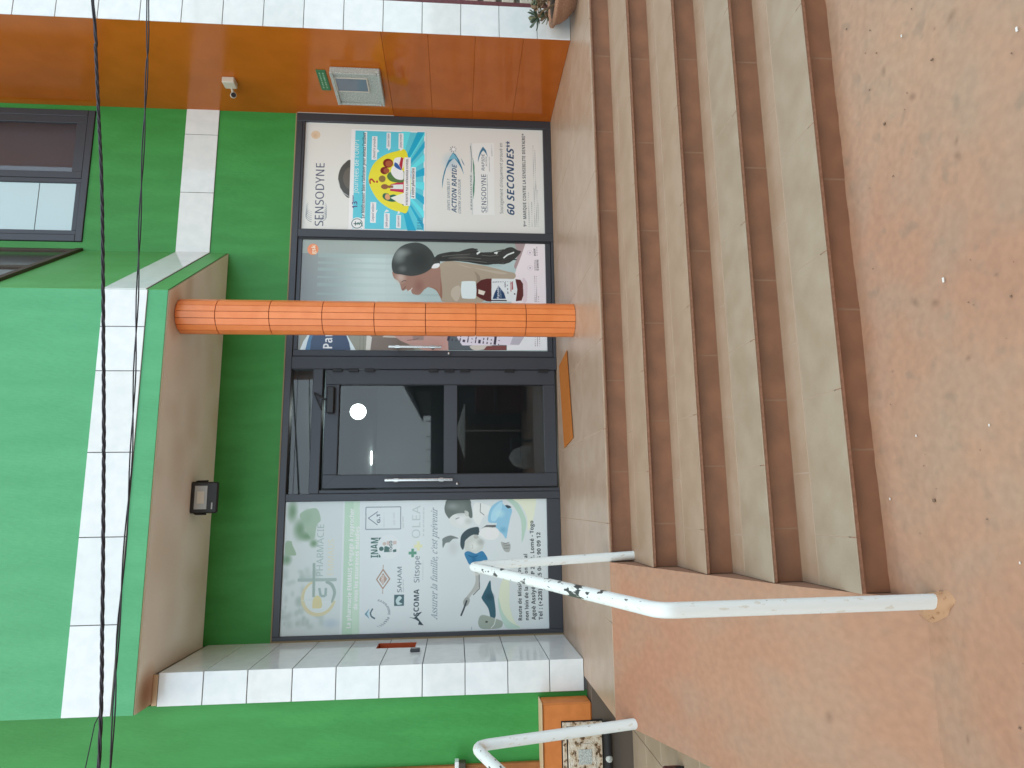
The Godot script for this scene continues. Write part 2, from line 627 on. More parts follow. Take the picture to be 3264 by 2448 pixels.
func earth_picture() -> ImageTexture:
	var layers := []
	for q in [[0.0035, 3, 71], [0.018, 5, 72], [0.16, 3, 73], [0.05, 4, 74]]:
		var f := FastNoiseLite.new()
		f.frequency = q[0]
		f.fractal_octaves = q[1]
		f.seed = q[2]
		layers.append(f.get_image(1024, 512, false, false, false).get_data())
	var marks := []
	for q in [[0.194, 4.081, 0.035], [0.24, 3.73, 0.03], [-0.223, 4.03, 0.022], [-0.277, 4.02, 0.028], [-0.702, 3.743, 0.03], [-0.733, 3.834, 0.03], [-2.18, 3.74, 0.02], [-2.247, 3.254, 0.03], [0.05, 3.86, 0.03], [-0.95, 3.95, 0.02]]:
		marks.append(q)
	for k in 22:
		marks.append([rng.randf_range(-3.0, 2.2), rng.randf_range(2.6, 5.2), rng.randf_range(0.006, 0.022)])
	var rust := Color(0.39, 0.19, 0.112)
	var dust := Color(0.425, 0.262, 0.165)
	var grey := Color(0.33, 0.24, 0.165)
	var data := PackedByteArray()
	data.resize(1024 * 512 * 3)
	var at := 0
	for j in 512:
		var z := 1.8 + 3.8 * j / 512.0
		for i in 1024:
			var x := -4.2 + 7.6 * i / 1024.0
			var k := j * 1024 + i
			var broad: float = layers[0][k] / 127.5 - 1.0
			var mid: float = layers[1][k] / 127.5 - 1.0
			var grain: float = layers[2][k] / 127.5 - 1.0
			var spot: float = layers[3][k] / 127.5 - 1.0
			var red := clampf(0.62 - (x + 1.9) * 0.20 - (z - 4.0) * 0.06 + 0.6 * broad, 0.0, 1.0)
			var c := dust.lerp(rust, red)
			c = c.lerp(grey, clampf(mid * 0.65 + 0.16, 0.0, 0.5) * (0.8 + 0.2 * smoothstep(-2.4, -0.6, x)))
			if spot > 0.30:
				c = c.lerp(grey * 0.8, minf(0.5, (spot - 0.30) * 1.8) * smoothstep(-2.6, -0.8, x))
			c = c * (1.0 + 0.105 * grain + 0.04 * mid)
			c = c.linear_to_srgb()
			data[at] = clampi(int(c.r * 255.0), 0, 255)
			data[at + 1] = clampi(int(c.g * 255.0), 0, 255)
			data[at + 2] = clampi(int(c.b * 255.0), 0, 255)
			at += 3
	var im := Image.create_from_data(1024, 512, false, Image.FORMAT_RGB8, data)
	for m in marks:
		var r: float = m[2]
		var turn := rng.randf() * PI
		for j in range(-8, 9):
			for i in range(-8, 9):
				var p := Vector2(i * 0.0074, j * 0.0074).rotated(turn) / Vector2(r * 0.6, r)
				if p.length() < 1.0:
					var u := int((m[0] + 4.2) / 7.6 * 1024) + i
					var v := int((m[1] - 1.8) / 3.8 * 512) + j
					if u >= 0 and v >= 0 and u < 1024 and v < 512:
						im.set_pixel(u, v, im.get_pixel(u, v).lerp(Color(0.36, 0.28, 0.22), 0.38 * (1.0 - p.length())))
	return ImageTexture.create_from_image(im)

func height_mesh(xs: Array, zs: Array, h: Callable) -> ArrayMesh:
	var st := begin()
	st.set_smooth_group(0)
	for z in zs:
		for x in xs:
			st.set_uv(Vector2((x + 4.2) / 7.6, (z - 1.8) / 3.8))
			st.add_vertex(Vector3(x, h.call(x, z), z))
	var w := xs.size()
	for j in zs.size() - 1:
		for i in w - 1:
			var a := j * w + i
			for k in [a, a + 1, a + w, a + 1, a + w + 1, a + w]:
				st.add_index(k)
	st.generate_normals()
	st.generate_tangents()
	return st.commit()

func ramp_height(x: float, z: float) -> float:
	var y := -(z - 1.885) * 0.385 - 0.085 * smoothstep(3.1, 3.72, z)
	var g := GROUND - 0.05
	var k := 0.06      # rounded foot
	var t := clampf(0.5 + 0.5 * (y - g) / k, 0.0, 1.0)
	return lerpf(g, y, t) + k * t * (1.0 - t) + 0.002 * fine.get_noise_2d(x, z) + 0.006 * lump.get_noise_2d(x, z)

func ground() -> void:
	lump.seed = 41
	lump.frequency = 0.9
	lump.fractal_octaves = 3
	fine.seed = 42
	fine.frequency = 9.0
	fine.fractal_octaves = 3
	var xs := []
	for i in 181:
		xs.append(-4.0 + i * 0.038)
	xs = [-160.0, -60.0, -20.0, -9.0, -6.0, -4.6] + xs + [3.4, 4.5, 7.0, 14.0, 40.0, 160.0]
	var zs := [2.0, 2.8]
	for i in 75:
		zs.append(3.3 + i * 0.038)
	zs += [6.4, 7.2, 9.0, 14.0, 30.0, 80.0, 200.0]
	setting("ground", height_mesh(xs, zs, func(x, z): return GROUND + 0.010 * lump.get_noise_2d(x, z) + 0.003 * fine.get_noise_2d(x, z) * (1.0 + lump.get_noise_2d(x * 0.5, z * 0.5)) - (0.004 if z < 6.3 else 0.0)), M.earth)
	var rx := []
	for i in 24:
		rx.append(-2.645 + i * 0.0385)
	var rz := []
	for i in 70:
		rz.append(1.885 + i * 0.034)
	var surface := height_mesh(rx, rz, ramp_height)
	var o := setting("ramp", surface, M.earth)
	# the ramp's flanks
	var st := begin()
	for x in [rx[0], rx[-1]]:
		for j in rz.size() - 1:
			var n := Vector3.LEFT if x == rx[0] else Vector3.RIGHT
			for v in [0]:
				face(st, [Vector3(x, ramp_height(x, rz[j]), rz[j]), Vector3(x, ramp_height(x, rz[j + 1]), rz[j + 1]), Vector3(x, GROUND - 0.3, rz[j + 1]), Vector3(x, GROUND - 0.3, rz[j])], n)
	put("ramp_flank", st.commit(), M.earth_side, o)

# ------------------------------------------------------------------ porch floor and steps
func tiles_along(parent: Node3D, called: String, m: Material, x_lo: float, x_hi: float, phase: float, pitch: float, lo: Vector2, hi: Vector2, gap := 0.004) -> void:
	# a row of tiles along x between the (y, z) corners lo and hi
	var k := floori((x_lo - phase) / pitch)
	while phase + k * pitch < x_hi:
		var a := maxf(x_lo, phase + k * pitch + gap / 2)
		var b := minf(x_hi, phase + (k + 1) * pitch - gap / 2)
		if b - a > 0.02:
			bx(called, parent, Vector3(a, lo.x, lo.y), Vector3(b, hi.x, hi.y), m, 0.0025)
		k += 1

func steps() -> void:
	var right := 4.0
	var floor_o := setting("porch_floor", prism([Vector2(-2.638, -0.1), Vector2(right, -0.1), Vector2(right, EDGE - NOSE - 0.012), Vector2(-2.638, EDGE - NOSE - 0.012)], -1.0, -0.0006), M.floor_joint)
	for row in [[0.06, 0.60], [0.60, 1.18], [1.18, EDGE]]:
		tiles_along(floor_o, "floor_tile", M.floor_tile, -2.64, right, 0.21, 0.58, Vector2(-0.0125, row[0] + 0.0015), Vector2(0.0, row[1] - (0.0015 if row[1] < EDGE else 0.0)), 0.003)
	bx("threshold", floor_o, Vector3(-2.5, -0.0125, -0.1), Vector3(2.3, 0.001, 0.0585), M.floor_tile, 0.002)
	var flight := setting("steps", prism([Vector2(-1.757, 0.5), Vector2(right, 0.5), Vector2(right, EDGE), Vector2(-1.757, EDGE)], -1.0, -0.2), M.riser_joint)
	var phases := [-0.056, -0.364, -0.068, -0.368, -0.049]
	for n in 5:
		var z0 := EDGE + TREAD * n - NOSE
		var top := -RISE * n
		# riser: dark brown tiles under a projecting tread edge
		tiles_along(flight, "riser_tile", M.riser_tile, -1.757, right, phases[n], 0.58, Vector2(top - RISE + 0.001, z0 - 0.010), Vector2(top - 0.0135, z0), 0.004)
		bx("riser_bed", flight, Vector3(-1.757, top - RISE - 0.02, z0 - 0.03), Vector3(right, top - 0.014, z0 - 0.0006), M.riser_joint, 0.0)
		if n < 4:
			var y := top - RISE
			var zn := EDGE + TREAD * (n + 1)
			bx("tread_bed", flight, Vector3(-1.757, y - 0.10, z0 - 0.01), Vector3(right, y - 0.0006, zn - NOSE - 0.012), M.floor_joint, 0.0)
			tiles_along(flight, "tread_tile", M.dusty_tread, -1.757, right, phases[n] + 0.24, 0.58, Vector2(y - 0.0125, z0 + 0.001), Vector2(y, z0 + 0.138), 0.004)
			tiles_along(flight, "tread_tile", M.dusty_tread if n < 2 else M.tread_tile, -1.757, right, phases[n] - 0.02, 0.58, Vector2(y - 0.005, z0 + 0.142), Vector2(y, zn), 0.003)
		# thin strip of lighter mortar below the tread edge
		bx("edge_strip", flight if n else floor_o, Vector3(-1.757, top - 0.021, z0 + 0.0003), Vector3(right, top - 0.0008, z0 + NOSE - 0.0022), M.edge_strip, 0.002)

# ------------------------------------------------------------------ the building
func tile_rows(parent: Node3D, rows: Array, x0: float, x1: float, z: float, depth: float, m: Material, gap := 0.006) -> void:
	for i in rows.size() - 1:
		bx("tile", parent, Vector3(x0, rows[i] + gap / 2, z - depth), Vector3(x1, rows[i + 1] - gap / 2, z + rng.randf_range(-0.0006, 0.0006)), m, 0.0025)

func building() -> Node3D:
	var shop := thing("pharmacy_building", "green rendered shop building with white tile bands, orange side wall and projecting upper bay", "building")
	# wall over the shop front, with the upper window's opening
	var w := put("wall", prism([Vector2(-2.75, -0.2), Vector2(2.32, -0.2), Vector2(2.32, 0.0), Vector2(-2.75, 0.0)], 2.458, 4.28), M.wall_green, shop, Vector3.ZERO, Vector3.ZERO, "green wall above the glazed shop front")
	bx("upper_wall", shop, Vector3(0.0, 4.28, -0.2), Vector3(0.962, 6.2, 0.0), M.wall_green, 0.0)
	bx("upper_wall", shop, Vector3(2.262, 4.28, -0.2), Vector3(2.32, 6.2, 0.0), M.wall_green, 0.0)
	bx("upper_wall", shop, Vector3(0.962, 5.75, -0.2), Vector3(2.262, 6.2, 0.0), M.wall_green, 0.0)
	var band := bx("band", shop, Vector3(0.86, 3.166, -0.01), Vector3(2.31, 3.468, 0.002), M.tile_joint, 0.0, "white tile band across the green wall")
	for e in [[0.86, 1.4635], [1.4685, 2.0475], [2.0525, 2.309]]:
		bx("tile", band, Vector3(e[0], 3.168, 0.002), Vector3(e[1], 3.466, 0.009), M.white_tile, 0.002)
	# upper window: sliding aluminium sashes
	var win := bx("upper_window", shop, Vector3(0.966, 4.284, -0.12), Vector3(2.258, 4.345, 0.012), M.frame, 0.004, "dark grey sliding window on the upper floor")
	var o: Vector3 = win.position
	for e in [[Vector3(0.966, 4.345, -0.12), Vector3(1.03, 5.75, 0.012)], [Vector3(2.196, 4.345, -0.12), Vector3(2.258, 5.75, 0.012)], [Vector3(0.966, 5.69, -0.119), Vector3(2.258, 5.749, 0.011)]]:
		bx("frame", win, e[0], e[1], M.frame, 0.004)
	for e in [[1.031, 1.072, 0.004], [1.532, 1.575, 0.004]]:
		bx("sash", win, Vector3(e[0], 4.346, -0.03), Vector3(e[1], 5.688, e[2]), M.frame, 0.003)
	bx("sash", win, Vector3(1.072, 4.346, -0.03), Vector3(1.532, 4.388, 0.003), M.frame, 0.003)
	for e in [[1.576, 1.640], [2.126, 2.195]]:
		bx("sash", win, Vector3(e[0], 4.347, -0.02), Vector3(e[1], 5.687, 0.0095), M.frame, 0.003)
	bx("sash", win, Vector3(1.64, 4.347, -0.02), Vector3(2.126, 4.436, 0.0085), M.frame, 0.003)
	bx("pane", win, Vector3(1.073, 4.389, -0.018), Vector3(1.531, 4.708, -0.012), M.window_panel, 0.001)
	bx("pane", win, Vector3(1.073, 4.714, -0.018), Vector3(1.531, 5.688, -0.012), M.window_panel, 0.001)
	bx("pane", win, Vector3(1.641, 4.437, -0.010), Vector3(2.125, 5.686, -0.005), M.window_glass, 0.001)
	bx("blind", win, Vector3(0.97, 4.3, -0.19), Vector3(2.25, 5.74, -0.17), mat("blind", s3(0.23, 0.215, 0.25), 0.9), 0.0)
	# projecting bay over the porch
	var foot := [Vector2(-2.725, 1.137), Vector2(0.155, 1.137), Vector2(0.88, 0.001), Vector2(-2.725, 0.001)]
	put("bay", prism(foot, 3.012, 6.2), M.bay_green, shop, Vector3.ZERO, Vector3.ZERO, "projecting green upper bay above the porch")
	var d := Vector3(0.88 - 0.155, 0, -1.136).normalized()
	var nrm := Vector3(1.136, 0, 0.725).normalized()
	var skew := func(called: String, s0: float, s1: float, y0: float, y1: float, out0: float, out1: float, m: Material, parent: Node3D, ch := 0.002) -> MeshInstance3D:
		var c := Vector3(0.155, 0, 1.137) + d * (s0 + s1) / 2 + nrm * (out0 + out1) / 2 + Vector3.UP * (y0 + y1) / 2
		return put(called, box_mesh(Vector3(s1 - s0, y1 - y0, out1 - out0), ch), m, parent, c, Vector3(0, atan2(-d.z, d.x), 0))
	var ret: MeshInstance3D = skew.call("bay_side", 0.001, 1.346, 3.013, 6.2, -0.05, 0.003, M.side_green, shop, 0.0)
	ret.set_meta("label", "slanted side of the upper bay")
	skew.call("bay_band", 0.002, 1.345, 3.165, 3.46, -0.02, 0.010, M.white_tile, shop)
	skew.call("bay_band", 0.002, 1.344, 3.158, 3.164, -0.02, 0.0062, M.tile_joint, shop)
	# side window in the bay's slanted face
	var sw: MeshInstance3D = skew.call("side_window", 0.02, 1.345, 4.262, 4.315, -0.02, 0.028, M.frame_dark, shop)
	sw.set_meta("label", "brown side window of the bay")
	sw.material_override = mat("frame_brown", s3(0.06, 0.045, 0.03), 0.5)
	skew.call("side_window", 0.02, 1.345, 4.316, 5.7, -0.02, 0.006, mat("brown_glass", s3(0.055, 0.04, 0.035), 0.15), shop)
	for e in [[0.60, 0.66], [1.29, 1.345], [0.02, 0.08]]:
		skew.call("side_window", e[0], e[1], 4.316, 5.7, -0.02, 0.02, M.frame_brown, shop)
	# white tile band round the bay front
	var bb := bx("band", shop, Vector3(-2.724, 3.148, 1.10), Vector3(0.153, 3.456, 1.1385), M.tile_joint, 0.0, "white tile band along the front of the bay")
	var js := [-2.725, -2.157, -1.59, -1.019, -0.445, -0.122, 0.158]
	for i in js.size() - 1:
		bx("tile", bb, Vector3(js[i] + 0.003, 3.151, 1.1385), Vector3(js[i + 1] - 0.003, 3.453, 1.146), M.white_tile, 0.002)
	# soffit, with stains of damp and mud at the column and the corner
	var p := Print.new(Vector2(-2.73, 0), Vector2(0.9, 1.14), 140.0, C(248, 243, 236))
	p.soft(0.04, 1.02, 0.26, 0.16, C(150, 96, 60, 0.65))
	p.soft(0.30, 0.80, 0.5, 0.10, C(214, 196, 176, 0.5))
	p.soft(-2.63, 1.0, 0.22, 0.2, C(140, 84, 50, 0.85))
	p.soft(-2.60, 0.5, 0.25, 0.6, C(180, 150, 122, 0.5))
	p.soft(-1.3, 0.45, 0.35, 0.25, C(200, 184, 164, 0.3))
	for k in 60:
		p.soft(rng.randf_range(-2.7, 0.8), rng.randf_range(0.0, 1.1), rng.randf_range(0.1, 0.4), rng.randf_range(0.1, 0.3), C(226, 212, 196, 0.25))
	var sm := mat("soffit", Color(1, 1, 1), 0.75)
	sm.albedo_texture = p.texture()
	var st := begin()
	var f2 := [Vector2(-2.722, 1.134), Vector2(0.152, 1.134), Vector2(0.876, 0.003), Vector2(-2.722, 0.003)]
	for q in [0, 1, 2, 0, 2, 3]:
		var v: Vector2 = f2[q]
		st.set_normal(Vector3.DOWN)
		st.set_uv(Vector2((v.x + 2.73) / 3.63, (1.14 - v.y) / 1.14))
		st.add_vertex(Vector3(v.x, 3.0, v.y))
	var soff := put("soffit", st.commit(), sm, shop)
	soff.set_meta("label", "stained beige soffit under the bay")
	put("soffit_edge", prism(f2, 3.001, 3.0115), M.beige_trim, shop)
	# orange side wall: four rows of glazed tiles, glossy panel above
	var ow := bx("side_wall", shop, Vector3(2.314, -0.3, -0.2), Vector3(2.585, 6.2, 1.178), M.orange_joint, 0.0, "glossy orange side wall of the porch")
	var oo: Vector3 = ow.position
	var ys := [0.0, 0.383, 0.775, 1.158, 1.53]
	for i in 4:
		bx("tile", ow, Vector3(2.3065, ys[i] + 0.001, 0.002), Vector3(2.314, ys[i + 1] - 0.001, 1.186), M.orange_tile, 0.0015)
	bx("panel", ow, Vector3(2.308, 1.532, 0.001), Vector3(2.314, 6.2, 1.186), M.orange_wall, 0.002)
	# its white tiled end
	var rp := bx("pillar", shop, Vector3(2.31, -0.3, 1.1785), Vector3(2.588, 6.2, 1.182), M.tile_joint, 0.0, "white tiled end of the orange side wall")
	var rows := [0.0]
	for k in 20:
		rows.append(0.274 + k * 0.3095)
	for i in rows.size() - 1:
		bx("tile", rp, Vector3(2.3065, rows[i] + 0.0025, 1.182), Vector3(2.588, rows[i + 1] - 0.0025, 1.19), M.white_tile, 0.002)
	# dark room behind the glass
	bx("room_floor", shop, Vector3(-3.4, -0.2, -7.2), Vector3(3.2, -0.012, -0.11), M.room_floor, 0.0)
	bx("room_ceiling", shop, Vector3(-3.4, 2.46, -7.2), Vector3(3.2, 2.6, -0.201), M.room_wall, 0.0)
	bx("room_wall", shop, Vector3(-3.4, -0.01, -7.2), Vector3(3.2, 2.458, -7.05), M.room_wall, 0.0)
	bx("room_wall", shop, Vector3(-3.4, -0.01, -7.04), Vector3(-3.25, 2.457, -0.11), M.room_wall, 0.0)
	bx("room_wall", shop, Vector3(3.05, -0.01, -7.04), Vector3(3.2, 2.457, -0.21), M.room_wall, 0.0)
	bx("room_wall", shop, Vector3(2.32, -0.01, -0.205), Vector3(3.04, 2.457, -0.11), M.room_wall, 0.0)
	bx("counter", shop, Vector3(-1.8, -0.01, -4.2), Vector3(1.8, 1.0, -3.6), M.room_floor, 0.01)
	return shop

func porch(shop: Node3D) -> void:
	# left pillar, open for a niche on its inner side
	var lp := bx("pillar", shop, Vector3(-2.731, -0.02, 0.0), Vector3(-2.60, 2.999, 0.905), M.tile_joint, 0.0, "white tiled left pillar of the porch")
	var o: Vector3 = lp.position
	var core := [[0.0, 1.245, 0.0, 0.905], [1.555, 2.99, 0.0, 0.905], [1.2455, 1.5545, 0.341, 0.905], [1.2455, 1.5545, 0.0, 0.139]]
	for e in core:
		bx("core", lp, Vector3(-2.599, e[0], e[2]), Vector3(-2.5275, e[1], e[3]), M.tile_joint, 0.0)
	tile_front(lp, o)
	for i in ROWS_L.size() - 1:
		var lo: float = ROWS_L[i] + 0.003
		var hi: float = ROWS_L[i + 1] - 0.003
		var cuts := [[lo, hi, 0.003, 0.912]]
		if i == 4:
			cuts = [[lo, 1.245, 0.003, 0.912], [1.245, hi, 0.003, 0.139], [1.245, hi, 0.341, 0.912]]
		elif i == 5:
			cuts = [[1.555, hi, 0.003, 0.912], [lo, 1.555, 0.003, 0.139], [lo, 1.555, 0.341, 0.912]]
		for e in cuts:
			bx("tile", lp, Vector3(-2.5275, e[0], e[2]), Vector3(-2.519, e[1], e[3]), M.white_tile, 0.0 if cuts.size() > 1 else 0.0025)
	var niche := mat("niche_orange", s3(0.42, 0.075, 0.018), 0.5)
	bx("niche", lp, Vector3(-2.5995, 1.2465, 0.1405), Vector3(-2.594, 1.5535, 0.3395), niche, 0.0)
	for e in [[1.2455, 1.2495, 0.14, 0.34], [1.5505, 1.5545, 0.14, 0.34], [1.2495, 1.5505, 0.1395, 0.144], [1.2495, 1.5505, 0.336, 0.3405]]:
		bx("niche", lp, Vector3(-2.5935, e[0], e[2]), Vector3(-2.5195, e[1], e[3]), niche, 0.0)
	bx("pillar_head", lp, Vector3(-2.733, 2.964, 0.02), Vector3(-2.53, 2.9992, 0.908), M.cream_trim, 0.002)
	# round column, sixteen tile strips to each of eight rings
	var col := put("column", lathe([[0.0, 3.0], [0.1225, 3.0], [0.1225, 0.0]], 32), M.column_joint, shop, Vector3(0.022, 0, 0.905), Vector3.ZERO, "round orange tiled porch column")
	var ring := [0.0, 0.387, 0.775, 1.16, 1.547, 1.933, 2.321, 2.711, 2.999]
	var mets := [M.column_tile]
	for k in 3:
		var c: StandardMaterial3D = M.column_tile.duplicate()
		c.resource_name = "column_tile_tone"
		c.albedo_color = Color(1, 1, 1) * [0.985, 0.97, 0.995][k]
		mets.append(c)
	for i in 8:
		var h: float = ring[i + 1] - ring[i] - 0.006
		var key := "strip%.3f" % h
		if not cache.has(key):
			var r0 := 0.121
			var r1 := 0.130
			var half := TAU / 32.0 - 0.015
			cache[key] = prism([Vector2(-tan(half) * r1, r1), Vector2(tan(half) * r1, r1), Vector2(tan(half) * r0, r0), Vector2(-tan(half) * r0, r0)], 0.0, h)
		for k in 16:
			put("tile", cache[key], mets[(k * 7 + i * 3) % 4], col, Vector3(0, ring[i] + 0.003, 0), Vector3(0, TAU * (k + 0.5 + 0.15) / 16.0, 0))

func tile_front(lp: MeshInstance3D, o: Vector3) -> void:
	for i in ROWS_L.size() - 1:
		bx("tile", lp, Vector3(-2.737, ROWS_L[i] + 0.003, 0.905), Vector3(-2.519, ROWS_L[i + 1] - 0.003, 0.913), M.white_tile, 0.0025)

# ------------------------------------------------------------------ glazed shop front
func shop_front(shop: Node3D) -> void:
	var f := func(called: String, parent: Node3D, x0: float, x1: float, y0: float, y1: float, z0: float, z1: float, m: Material, ch := 0.004) -> MeshInstance3D:
		var off: Vector3 = Vector3.ZERO if parent == shop else parent.position
		return put(called, box_mesh(Vector3(x1 - x0, y1 - y0, z1 - z0), ch), m, parent, Vector3((x0 + x1) / 2, (y0 + y1) / 2, (z0 + z1) / 2) - off)
	# fixed frame
	f.call("frame", shop, -2.503, -2.470, 0.001, 2.445, -0.09, 0.02, M.frame)
	f.call("frame", shop, 2.222, 2.305, 0.001, 2.445, -0.09, 0.02, M.frame)
	f.call("frame", shop, -2.470, 2.222, 2.388, 2.445, -0.09, 0.019, M.frame)
	f.call("frame", shop, -2.470, -1.365, 0.001, 0.121, -0.09, 0.019, M.frame)
	f.call("frame", shop, -1.365, -1.300, 0.001, 2.388, -0.09, 0.021, M.frame)
	f.call("frame", shop, -1.300, -0.196, 2.110, 2.196, -0.09, 0.018, M.frame)
	f.call("frame", shop, -0.196, -0.082, 0.001, 2.388, -0.09, 0.020, M.frame)
	f.call("frame", shop, -1.300, -1.268, 0.001, 2.110, -0.09, 0.012, M.frame)
	f.call("frame", shop, 1.052, 1.130, 0.001, 2.388, -0.09, 0.022, M.frame)
	f.call("frame", shop, 1.130, 2.222, 0.001, 0.079, -0.09, 0.019, M.frame)
	f.call("frame", shop, 1.130, 2.222, 2.366, 2.388, -0.09, 0.017, M.frame)
	f.call("frame", shop, -0.082, 1.052, 0.001, 0.026, -0.09, 0.019, M.frame)
	for e in [[-2.47, -1.365, 0.121, 2.388], [1.13, 2.222, 0.079, 2.366]]:
		f.call("pane", shop, e[0], e[1], e[2], e[3], -0.03, -0.024, M.glass, 0.0)
	# brown reveal above the frame and the caulked right jamb
	f.call("reveal", shop, -2.52, 2.31, 2.4455, 2.4585, -0.06, 0.012, M.beige_trim, 0.002)
	f.call("caulk", shop, 2.3055, 2.3075, 1.53, 2.44, -0.01, 0.026, M.caulk, 0.0)
	f.call("caulk", shop, -2.519, -2.5035, 0.0, 2.44, -0.05, 0.010, M.beige_trim, 0.0)
	# transom light with its reflected stub of a bracket
	f.call("transom_pane", shop, -1.300, -0.196, 2.197, 2.387, -0.04, -0.034, M.glass, 0.0)
	f.call("transom_bar", shop, -1.300, -0.196, 2.338, 2.3405, -0.0335, -0.030, M.frame_dark, 0.0)
	# sliding leaf with the second poster
	var sl: MeshInstance3D = f.call("sliding_door", shop, -0.078, -0.020, 0.03, 2.386, -0.055, 0.008, M.frame)
	sl.set_meta("label", "grey framed sliding door behind the orange column")
	f.call("stile", sl, 1.034, 1.050, 0.03, 2.386, -0.055, 0.006, M.frame)
	f.call("rail", sl, -0.020, 1.034, 0.03, 0.081, -0.055, 0.007, M.frame)
	f.call("rail", sl, -0.020, 1.034, 2.346, 2.386, -0.055, 0.005, M.frame)
	f.call("pane", sl, -0.020, 1.034, 0.081, 2.346, -0.03, -0.026, M.glass, 0.0)
	f.call("seal", sl, 1.034, 1.0495, 0.04, 2.38, 0.0061, 0.009, M.frame_dark, 0.0)
	handle(sl, -0.001, 1.06, 1.532, 0.06, 0.008, 0.012)
	put("key_cylinder", lathe([[0.0, 0.03], [0.012, 0.03], [0.014, 0.0]], 12), M.steel, sl, Vector3(-0.05, 0.992, 0.006) - sl.position, Vector3(PI / 2, 0, 0))
	# hinged door
	var dr: MeshInstance3D = f.call("entrance_door", shop, -1.256, -1.137, 0.02, 2.086, -0.06, 0.006, M.frame)
	dr.set_meta("label", "grey aluminium entrance door with two glass panes")
	f.call("stile", dr, -0.337, -0.199, 0.02, 2.086, -0.06, 0.006, M.frame)
	f.call("rail", dr, -1.137, -0.337, 1.964, 2.086, -0.06, 0.005, M.frame)
	f.call("rail", dr, -1.137, -0.337, 0.914, 1.036, -0.06, 0.005, M.frame)
	f.call("rail", dr, -1.137, -0.337, 0.02, 0.128, -0.06, 0.005, M.frame)
	f.call("pane", dr, -1.137, -0.337, 1.036, 1.964, -0.03, -0.024, M.glass, 0.0)
	f.call("pane", dr, -1.137, -0.337, 0.128, 0.914, -0.03, -0.024, M.glass, 0.0)
	f.call("seal", dr, -1.145, -1.1372, 0.128, 1.97, 0.0062, 0.0075, M.frame_dark, 0.0)
	f.call("seal", dr, -0.3368, -0.331, 0.128, 1.97, 0.0062, 0.0075, M.frame_dark, 0.0)
	f.call("seal", dr, -1.137, -0.337, 1.964, 1.971, 0.0052, 0.0075, M.frame_dark, 0.0)
	for y in [1.985, 1.842, 1.698, 1.13, 0.988, 0.845, 0.44, 0.13]:
		f.call("hinge", dr, -0.2215, -0.1965, y - 0.043, y + 0.043, 0.004, 0.026, M.black_plastic, 0.002)
	handle(dr, -1.191, 0.956, 1.541, 0.06, 0.006, 0.0155)
	put("key_cylinder", lathe([[0.0, 0.03], [0.012, 0.03], [0.014, 0.0]], 12), M.steel, dr, Vector3(-1.226, 0.915, 0.004) - dr.position, Vector3(PI / 2, 0, 0))
	for e in [[-1.138, 1.965, -1], [-0.336, 1.965, 1]]:
		put("mitre", box_mesh(Vector3(0.168, 0.0025, 0.001), 0.0), M.frame_dark, dr, Vector3(e[0] + e[2] * 0.058, e[1] + 0.060, 0.0066) - dr.position, Vector3(0, 0, e[2] * 0.80))
	var cl: MeshInstance3D = f.call("door_closer", dr, -0.60, -0.36, 2.0, 2.066, 0.006, 0.055, M.black_plastic, 0.008)
	put("arm", tube(PackedVector3Array([Vector3(0.0, 0.04, 0.0), Vector3(0.06, 0.14, 0.03)]), 0.009, 8), M.black_plastic, cl)
	put("arm", tube(PackedVector3Array([Vector3(0.06, 0.14, 0.034), Vector3(-0.1, 0.068, 0.02)]), 0.006, 8), M.black_plastic, cl)
	# interior lamps seen through the door glass
	var lamp := thing("globe_lamp", "white globe lamp hanging inside, seen through the upper door pane", "lamp", Vector3(-0.305, 2.087, -2.0))
	put("globe", sphere(0.095), M.lamp_on, lamp)
	put("cord", tube(PackedVector3Array([Vector3(0, 0.09, 0), Vector3(0, 0.373, 0)]), 0.006, 6), M.black_plastic, lamp)
	var disc := thing("ceiling_lamp", "flat round ceiling lamp inside, seen edge-on through the upper door pane", "lamp", Vector3(-0.56, 2.46, -6.3))
	put("diffuser", lathe([[0.0, 0.0], [0.13, 0.0], [0.13, -0.01], [0.0, -0.014]], 24), M.lamp_on, disc)
	for l in [[Vector3(-0.305, 2.087, -2.0), "globe_light"], [Vector3(-0.56, 2.38, -6.3), "ceiling_light"]]:
		var li := OmniLight3D.new()
		li.name = l[1]
		li.position = l[0]
		li.light_energy = 0.12
		li.light_color = Color(0.93, 1.0, 0.98)
		li.omni_range = 9.0
		li.omni_attenuation = 2.0
		li.light_size = 0.09
		li.shadow_enabled = true
		add_child(li)

func sphere(r: float) -> SphereMesh:
	var s := SphereMesh.new()
	s.radius = r
	s.height = 2 * r
	s.radial_segments = 24
	s.rings = 12
	return s

func handle(parent: MeshInstance3D, x: float, y0: float, y1: float, out: float, z: float, r: float) -> void:
	var h := put("handle", tube(PackedVector3Array([Vector3(0, y0, out), Vector3(0, y1, out)]), r, 14), M.steel, parent, Vector3(x, 0, z) - parent.position)
	for y in [y0 + (y1 - y0) * 0.165, y1 - (y1 - y0) * 0.165]:
		put("stand_off", tube(PackedVector3Array([Vector3(-0.004, y, 0), Vector3(0, y, out)]), r * 0.8, 10), M.steel, h)
		put("collar", tube(PackedVector3Array([Vector3(0, y - 0.018, out), Vector3(0, y + 0.018, out)]), r * 1.45, 14), M.steel, h)

